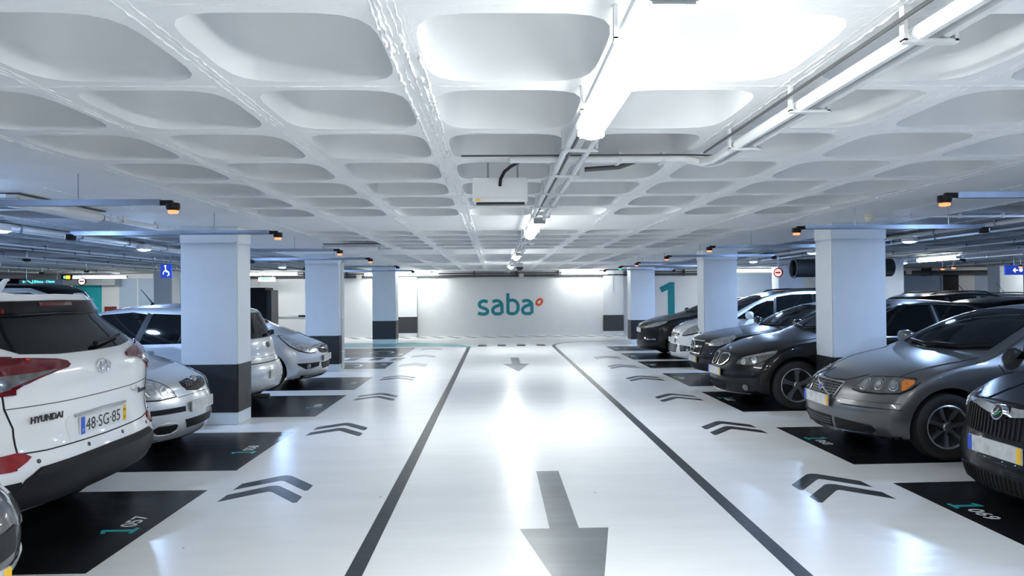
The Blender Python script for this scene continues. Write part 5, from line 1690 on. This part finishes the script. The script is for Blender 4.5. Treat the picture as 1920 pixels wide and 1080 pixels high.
for sgn in (1, -1):
    kp = [(sgn * .035, .68), (sgn * .08, .705), (sgn * .22, .712), (sgn * .30, .69), (sgn * .30, .63), (sgn * .22, .56), (sgn * .12, .54), (sgn * .045, .57)]
    g = c.patch('grille', 'F', kp, BLACKP, .008)
    c.strip('grille_frame', 'F', kp + [kp[0]], .016, CHROME, .016, par=g)
    for k in range(5):
        y = sgn * (.085 + .04 * k)
        c.strip('grille_slat', 'F', [(y, .565 + .0 * k), (y, .70)], .006, DARKM, .012, par=g)
c.badge('emblem', 'F', 0, .768, CHROME, discs=[(.041, .006, INK), (.028, .009, PLATE_W)], rings=[(.040, .006, CHROME)], strokes=[([(-.026, .013), (0, .013)], .026, EMB_BLUE), ([(.0, -.013), (.026, -.013)], .026, EMB_BLUE)], tilt=42, lift=.012)
g = c.patch('lower_grille', 'P', [(-.36, .34), (.36, .34), (.34, .22), (0, .205), (-.34, .22)], SEAM, .006)
for k in range(-4, 5): c.strip('grille_slat', 'P', [(k * .07, .225), (k * .07, .335)], .008, BLACKP, .012, par=g)
c.strip('grille_slat', 'P', [(-.34, .28), (.34, .28)], .008, BLACKP, .012, par=g)
c.patch('side_intake', 'P', [(.44, .335), (.76, .33), (.74, .25), (.44, .225)], SEAM, .006, .012, True)
for sgn in (1, -1): c.disc('fog_lamp', 'P', sgn * .74, .29, .042, GREYLENS, .012)
c.strip('chrome_lip', 'P', [(-.8, .205), (-.4, .19), (0, .185), (.4, .19), (.8, .205)], .007, SATIN, .01)
c.strip('panel_gap', 'P', [(-.57, .71), (-.3, .735), (0, .73), (.3, .735), (.57, .71)], .006, SEAM, .003)
c.strip('panel_gap', 'T', [(.36, .66), (.8, .70), (1.35, .76)], .006, SEAM, .003, sym=True)
c.plate('F', .46, 0, .52, .112, PLATE_D)
c.glass([(-.70, 1.06), (0, 1.04), (.70, 1.06), (.55, 1.40), (0, 1.415), (-.55, 1.40)], None, [[(1.75, .985), (2.78, .985), (2.76, 1.38), (2.4, 1.38), (2.0, 1.22)], [(2.88, .985), (3.8, 1.01), (3.9, 1.08), (3.7, 1.22), (3.3, 1.36), (2.86, 1.385)]])
c.strip('window_trim', 'S', [(1.72, .972), (2.6, .972), (3.95, 1.0), (3.92, 1.09), (3.72, 1.235), (3.3, 1.378), (2.86, 1.402), (2.38, 1.395), (1.98, 1.23), (1.72, .985)], .014, CHROME, .012, sym=True)
c.strip('window_pillar', 'S', [(2.83, .985), (2.81, 1.385)], .03, SATIN, .011, sym=True)
c.wiper('F', [(-.45, 1.065), (-.1, 1.05), (.35, 1.07)])
c.mirror(1.75, 1.0, P_BLACK)

# ---------------------------------------------------------------- black coupe with star grille
S = dict(L=4.5, W=1.77, H=1.42, wr=0.32, ax=(.80, 3.56), roofw=.68,
         top=[(0, .74), (.06, .78), (.3, .84), (.7, .90), (1.1, .95), (1.35, .99), (1.8, 1.19), (2.2, 1.36), (2.6, 1.42), (3.1, 1.40), (3.7, 1.25), (4.1, 1.09), (4.5, 1.03)],
         belt=[(0, .66), (.5, .78), (1.1, .86), (4.5, .97)], bot=[(0, .19), (.6, .18), (4.5, .25)], cf=(.30, 2.4),
         front=[(.12, .16), (.2, .04), (.4, 0), (.55, .03), (.7, .07), (.78, .12), (.9, .25)], rear=[(.2, .1), (.5, 0), (1, .1)])
c = Car('car', 'black coupe with large star in its chrome grille, nose before the second right column', S, P_CHAR, (5.85, 12.45, 0), PI)
c.wheels('five', SATIN)
gp = [(-.38, .72), (.38, .72), (.30, .50), (-.30, .50)]
g = c.patch('grille', 'F', gp, SEAM, .006)
c.strip('grille_frame', 'F', gp + [gp[0]], .018, CHROME, .016, par=g)
for sgn in (1, -1): c.strip('grille_bar', 'F', [(sgn * .12, .615), (sgn * .35, .625)], .034, CHROME, .016, par=g)
c.badge('emblem', 'F', 0, .612, CHROME, rings=[(.105, .02, CHROME)], strokes=[([(0, 0), (.1 * math.cos(R(a)), .1 * math.sin(R(a)))], [.03, .008], CHROME) for a in (90, 210, 330)], tilt=8, lift=.03)
hl = c.patch('headlight', 'P', [(.57, .66), (.60, .735), (.8, .80), (1.05, .84), (1.1, .81), (1.0, .72), (.8, .655)], CLEARLENS, .010, .02, True)
c.patch('lower_grille', 'P', [(-.45, .33), (.45, .33), (.42, .23), (-.42, .23)], SEAM, .006)
c.plate('F', .39, 0, .52, .112, PLATE_D)
c.strip('panel_gap', 'T', [(.2, .62), (.8, .70), (1.3, .74)], .006, SEAML, .003, sym=True)
c.glass([(-.66, 1.0), (0, .98), (.66, 1.0), (.53, 1.345), (-.53, 1.345)], None, [[(1.65, .93), (2.75, .93), (2.7, 1.33), (2.35, 1.33)], [(2.85, .93), (3.5, .98), (3.2, 1.26), (2.8, 1.33)]], GLASSG)
c.mirror(1.65, .96, P_CHAR)
c.wiper('F', [(-.4, 1.015), (0, 1.0), (.4, 1.02)])

# ---------------------------------------------------------------- white people carrier
S = dict(L=4.53, W=1.84, H=1.64, wr=0.325, ax=(.93, 3.66), roofw=.72,
         top=[(0, .80), (.1, .86), (.3, .93), (.7, 1.01), (.95, 1.06), (1.2, 1.17), (1.7, 1.42), (2.15, 1.57), (2.7, 1.64), (3.4, 1.63), (4.1, 1.56), (4.53, 1.48)],
         belt=[(0, .72), (.5, .86), (1.0, .94), (4.53, 1.06)], bot=[(0, .18), (.6, .18), (4.53, .25)], cf=(.34, 2.3),
         front=[(.12, .16), (.2, .03), (.34, 0), (.5, .03), (.65, .06), (.76, .10), (.84, .16), (.95, .26)], rear=[(.2, .1), (.5, 0), (1, .1), (1.4, .35)])
c = Car('car', 'white people carrier with dark glass roof behind the second right column', S, P_WHITE, (6.14, 15.05, 0), PI)
c.wheels('five', SATIN)
g = c.patch('grille', 'F', [(-.30, .715), (.30, .715), (.34, .69), (.28, .645), (-.28, .645), (-.34, .69)], BLACKP, .006)
for z in (.665, .69): c.strip('grille_slat', 'F', [(-.30, z), (.30, z)], .014, CHROME, .012, par=g)
e = c.patch('emblem', 'F', [(-.035, .77), (-.02, .80), (-.04, .845), (0, .87), (.035, .855), (.02, .82), (.04, .79), (.02, .755), (0, .775)], CHROME, .014)
stroke_on(c, 'emblem_bar', 'F', [(-.015, .78), (.01, .82), (.0, .85)], .012, INK, .018, e)
g = c.patch('lower_grille', 'P', [(-.36, .47), (.36, .47), (.30, .30), (-.30, .30)], BLACKP, .006)
for z in (.335, .37, .405, .44): c.strip('grille_slat', 'P', [(-.32, z), (.32, z)], .012, SATIN, .012, par=g)
c.patch('fog_recess', 'P', [(.46, .46), (.78, .45), (.76, .35), (.48, .33)], BLACKP, .006, .012, True)
for sgn in (1, -1):
    c.disc('fog_lamp', 'P', sgn * .70, .40, .045, CHROME, .014)
    for z in (.37, .40, .43): c.strip('recess_slat', 'P', [(sgn * .48, z), (sgn * .62, z)], .012, SATIN, .012)
hl = c.patch('headlight', 'P', [(.50, .70), (.56, .76), (.70, .85), (.9, .92), (1.1, .95), (1.14, .92), (1.0, .80), (.8, .73), (.6, .69)], CLEARLENS, .010, .02, True)
c.patch('turn_lamp', 'P', [(.50, .69), (.6, .685), (.8, .72), (.95, .76), (.94, .73), (.8, .69), (.6, .66), (.51, .66)], BLACKP, .012, .02, True)
c.strip('panel_gap', 'T', [(.1, .28), (.35, .55), (.9, .70)], .006, SEAML, .003, sym=True)
c.plate('F', .555, 0, .50, .11, PLATE_W, False)
c.glass([(-.68, 1.12), (0, 1.09), (.68, 1.12), (.57, 1.50), (0, 1.53), (-.57, 1.50)], None, [[(1.15, 1.03), (1.95, 1.03), (2.02, 1.46), (1.62, 1.31)], [(2.02, 1.03), (2.85, 1.04), (2.83, 1.54), (2.4, 1.53), (2.08, 1.48)], [(2.92, 1.04), (4.0, 1.10), (3.8, 1.47), (2.9, 1.54)]])
c.patch('glass_roof', 'T', [(1.95, -.52), (3.6, -.52), (3.6, .52), (1.95, .52)], P_BLACK, .006, .02)
c.roof_rail(2.2, 4.0, .60, BLACKP)
c.mirror(1.42, 1.04, P_WHITE, size=1.1)
c.strip('panel_gap', 'S', [(1.22, .4), (1.24, .98)], .006, SEAML, .003, sym=True)

# ---------------------------------------------------------------- black hatchback by the far right column
S = dict(L=4.3, W=1.80, H=1.47, wr=0.32, ax=(.88, 3.52), roofw=.68,
         top=[(0, .80), (.08, .86), (.3, .93), (.7, 1.0), (1.1, 1.06), (1.3, 1.10), (1.7, 1.28), (2.1, 1.42), (2.6, 1.47), (3.4, 1.42), (4.3, 1.28)],
         belt=[(0, .72), (.5, .86), (1.1, .94), (4.3, 1.02)], bot=[(0, .2), (.6, .18), (4.3, .25)], cf=(.34, 2.3),
         front=[(.12, .16), (.2, .03), (.35, 0), (.55, .04), (.7, .04), (.84, .10), (.95, .2)], rear=[(.2, .1), (.5, 0), (1, .1), (1.4, .35)])
c = Car('car', 'black hatchback parked nose out beside the farthest right column', S, P_CHAR, (5.76, 17.3, 0), PI)
c.wheels('five', SATIN)
hl = c.patch('headlight', 'P', [(.48, .75), (.55, .80), (.75, .85), (1.0, .885), (1.15, .895), (1.1, .85), (.9, .78), (.65, .74)], CLEARLENS, .010, .02, True)
c.patch('grille', 'F', [(-.4, .60), (.4, .60), (.36, .42), (-.36, .42)], SEAM, .006)
c.strip('chrome_lip', 'P', [(.45, .48), (.6, .44), (.85, .46)], .03, CHROME, .012, .02, True)
c.patch('nose_trim', 'F', [(-.12, .83), (.12, .83), (.08, .72), (-.08, .72)], DALLOY, .008)
c.badge('emblem', 'F', 0, .775, CHROME, strokes=[([(0, .05), (.035, 0), (0, -.05), (-.035, 0), (0, .05)], .014, CHROME)], tilt=15, lift=.02)
c.plate('F', .66, 0, .50, .11, PLATE_W)
c.glass([(-.66, 1.12), (0, 1.09), (.66, 1.12), (.53, 1.40), (-.53, 1.40)], None, [[(1.5, 1.02), (2.4, 1.02), (2.35, 1.38), (2.1, 1.38)], [(2.5, 1.02), (3.4, 1.06), (3.1, 1.34), (2.45, 1.38)]], GLASSG)
c.mirror(1.6, 1.04, P_CHAR)
c.wiper('F', [(-.4, 1.125), (0, 1.105), (.4, 1.125)])

# ---------------------------------------------------------------- darkest car at the right edge, upright slatted grille
S = dict(L=4.57, W=1.77, H=1.46, wr=0.318, ax=(.88, 3.46), roofw=.68,
         top=[(0, .765), (.06, .80), (.25, .86), (.6, .93), (1.0, .985), (1.25, 1.02), (1.7, 1.25), (2.1, 1.41), (2.5, 1.46), (3.2, 1.44), (3.8, 1.30), (4.2, 1.1), (4.57, 1.06)],
         belt=[(0, .68), (.5, .80), (1.1, .88), (4.57, .98)], bot=[(0, .14), (.6, .17), (4.57, .25)], cf=(.33, 2.5),
         front=[(.08, .18), (.16, .05), (.24, .0), (.38, .0), (.5, .05), (.62, .075), (.74, .09), (.80, .14), (.88, .24)], rear=[(.2, .1), (.5, 0), (1, .1)])
c = Car('car', 'black car with upright slatted grille and round emblem at the right edge', S, P_BLACK, (5.785, 4.75, 0), PI)
c.wheels('five', SATIN)
gp = [(-.46, .735), (-.3, .735), (-.13, .705), (0, .685), (.13, .705), (.3, .735), (.46, .735), (.46, .60), (.40, .55), (0, .54), (-.40, .55), (-.46, .60)]
g = c.patch('grille', 'F', gp, SEAM, .004)
for k in range(-11, 12):
    y = k * .04
    c.strip('grille_slat', 'F', [(y, .555), (y, .735 - max(0, .05 * (1 - abs(y) / .25)))], .014, BLACKP, .014, par=g)
c.strip('chrome_brow', 'F', [(-.48, .755), (-.3, .752), (-.12, .735), (-.06, .735)], [.012, .03, .05, .055], CHROME, .016)
c.strip('chrome_brow', 'F', [(.06, .735), (.12, .735), (.3, .752), (.48, .755)], [.055, .05, .03, .012], CHROME, .016)
c.badge('emblem', 'F', 0, .725, CHROME, discs=[(.058, .010, INK)], rings=[(.054, .016, CHROME)], strokes=[([(-.03, -.015), (-.005, .0), (.012, .028)], .014, CHROME), ([(-.02, -.03), (.01, -.01), (.03, .012)], .012, EMB_GREEN)], tilt=14, lift=.03)
hl = c.patch('headlight', 'P', [(.56, .67), (.57, .765), (.72, .80), (.95, .815), (1.0, .78), (.95, .70), (.75, .665)], GREYLENS, .010, .02, True)
for sgn, par in zip((1, -1), hl):
    c.ring('reflector', 'P', sgn * .68, .73, .045, .010, CHROME, .014, par=par)
    c.ring('reflector', 'P', sgn * .85, .74, .045, .010, CHROME, .014, par=par)
g = c.patch('lower_grille', 'P', [(-.45, .31), (.45, .31), (.42, .19), (-.42, .19)], SEAM, .004)
for k in range(-10, 11): c.strip('grille_slat', 'P', [(k * .04, .20), (k * .04, .30)], .01, BLACKP, .012, par=g)
c.strip('panel_gap', 'P', [(-.56, .775), (-.3, .79), (0, .795), (.3, .79), (.56, .775)], .006, SEAM, .003)
c.strip('hood_crease', 'T', [(.2, .30), (.6, .36), (1.2, .45)], .012, P_BLACK, .006, sym=True)
c.plate('F', .475, 0, .52, .115, PLATE_D)
c.glass([(-.66, 1.04), (0, 1.02), (.66, 1.04), (.53, 1.385), (-.53, 1.385)], None, [[(1.5, .96), (2.5, .96), (2.48, 1.37), (2.2, 1.37)], [(2.6, .96), (3.4, .98), (3.2, 1.3), (2.58, 1.37)]])
c.mirror(1.6, .98, P_BLACK)

# ---------------------------------------------------------------- dark grey car whose corner peeps in at the lower left
S = dict(L=4.2, W=1.76, H=1.47, wr=0.31, ax=(.85, 3.4), roofw=.68,
         top=[(0, .72), (.1, .78), (.3, .84), (.7, .93), (1.1, 1.0), (1.5, 1.22), (2, 1.43), (2.5, 1.47), (3.2, 1.44), (4.2, 1.3)],
         belt=[(0, .62), (.5, .80), (1.1, .9), (4.2, 1.0)], bot=[(0, .2), (.6, .18), (4.2, .25)], cf=(.38, 2.6),
         front=[(.12, .2), (.25, .1), (.36, .04), (.40, .05), (.5, .0), (.62, .02), (.7, .06), (.82, .2)], rear=[(.2, .1), (.5, 0), (1, .1), (1.4, .35)])
c = Car('car', 'dark grey car with only its rounded front corner showing, bottom left', S, P_DGREY, (-4.10, 2.62, 0), 0)
c.wheels('five', SATIN)
c.patch('headlight', 'P', [(.50, .60), (.55, .68), (.75, .74), (1.0, .75), (1.02, .68), (.9, .62), (.7, .58)], GREYLENS, .010, .02, True)
c.strip('headlight_rim', 'P', [(.48, .60), (.54, .69), (.74, .752), (1.02, .762)], .014, CHROME, .010, sym=True)
c.strip('bumper_strip', 'P', [(.35, .45), (.7, .452), (1.0, .46)], .03, SATIN, .012, sym=True)
c.patch('side_reflector', 'P', [(.68, .365), (.9, .37), (.9, .355), (.68, .35)], REDREF, .008, .012, True)
c.patch('grille', 'F', [(-.4, .62), (.4, .62), (.36, .52), (-.36, .52)], BLACKP, .006)
c.plate('F', .44, 0, .52, .112, PLATE_D)
c.glass([(-.64, 1.04), (0, 1.02), (.64, 1.04), (.53, 1.39), (-.53, 1.39)], None, [[(1.4, .96), (2.3, .96), (2.25, 1.36), (2.0, 1.36)], [(2.4, .96), (3.3, 1.0), (3.0, 1.33), (2.35, 1.37)]])
c.mirror(1.5, .98, P_DGREY)

# ---------------------------------------------------------------- cars of the rows behind
def back_car(label, paint, x, y, rz, H_, L_, rails=None, ant=False, van=False, gm=GLASS):
    k = H_ / 1.47
    if van:
        top = [(0, .85), (.3, 1.0), (.9, 1.15), (1.1, 1.25), (1.7, 1.65), (2.1, H_ - .05), (2.8, H_), (L_ - .6, H_ - .02), (L_, H_ - .12)]
        rear = [(.2, .1), (.5, 0), (1.1, .04), (1.5, .14), (1.75, .30), (1.9, .42)]
    else:
        top = [(0, .75), (.1, .8), (.5, .9), (1.1, 1.0 * (k + 1) / 2), (1.6, 1.25 * k), (2.0, 1.42 * k), (2.5, H_), (L_ - .9, H_ - .03), (L_, H_ - .12)]
        rear = [(.2, .1), (.5, 0), (.95, .06), (1.2, .25), (1.5, .42)]
    S = dict(L=L_, W=1.8, H=H_, wr=.33, ax=(.88, L_ - .85), roofw=.72, top=top, belt=[(0, .65), (.5, .8), (1.1, .92), (L_, 1.0)],
             bot=[(0, .2), (.6, .18), (L_, .3)], cf=(.3, 2.4), front=[(.15, .14), (.3, 0), (.6, .04), (.8, .15), (.95, .25)], rear=rear)
    c = Car('car', label, S, paint, (x, y, 0), rz, 1)
    c.wheels('five', SATIN)
    t = H_ - .11
    c.glass([(-.62, 1.12), (.62, 1.12), (.52, t - .02), (-.52, t - .02)], [(-.62, 1.1), (.62, 1.1), (.54, t - .06), (-.54, t - .06)],
            [[(1.7, 1.0), (2.5, 1.0), (2.5, t), (2.25, t - .02)], [(2.6, 1.0), (L_ - 1.2, 1.02), (L_ - 1.15, t - .02), (2.6, t)], [(L_ - 1.1, 1.03), (L_ - .55, 1.08), (L_ - .72, t - .06), (L_ - 1.05, t - .03)]], gm)
    c.patch('headlight', 'P', [(.55, .62), (.6, .72), (.8, .78), (1.0, .8), (.95, .7), (.75, .63)], CLEARLENS, .010, .02, True)
    c.patch('tail_light', 'Q', [(.72, .8), (.74, 1.0), (.95, 1.02), (.95, .8)], REDLENS, .012, .02, True)
    c.patch('grille', 'F', [(-.4, .62), (.4, .62), (.35, .5), (-.35, .5)], BLACKP, .006)
    c.plate('F', .42, 0, .52, .112, PLATE_D)
    c.plate('R', .6, 0, .52, .112, PLATE_D)
    c.mirror(1.75, 1.04, paint)
    if rails: c.roof_rail(2.1, L_ - .8, .58, rails)
    if ant: c.antenna(2.4, .3, -.8)
    return c
back_car('black estate with raised black roof rails, behind the nearest right column', P_BLACK, 11.3, 15.9, 0, 1.56, 4.4, BLACKP, True)
back_car('black hatchback roof seen over the grey saloon roof at right', P_BLACK, 10.75, 12.8, 0, 1.48, 4.4)
back_car('pale blue car roof far back at the right edge', P_BLUESILVER, 15.6, 20.2, 0, 1.50, 4.3, SATIN, True)
back_car('tall black van seen over the white SUV roof at left', P_BLACK, -10.15, 13.2, PI, 1.88, 4.85, None, van=True)
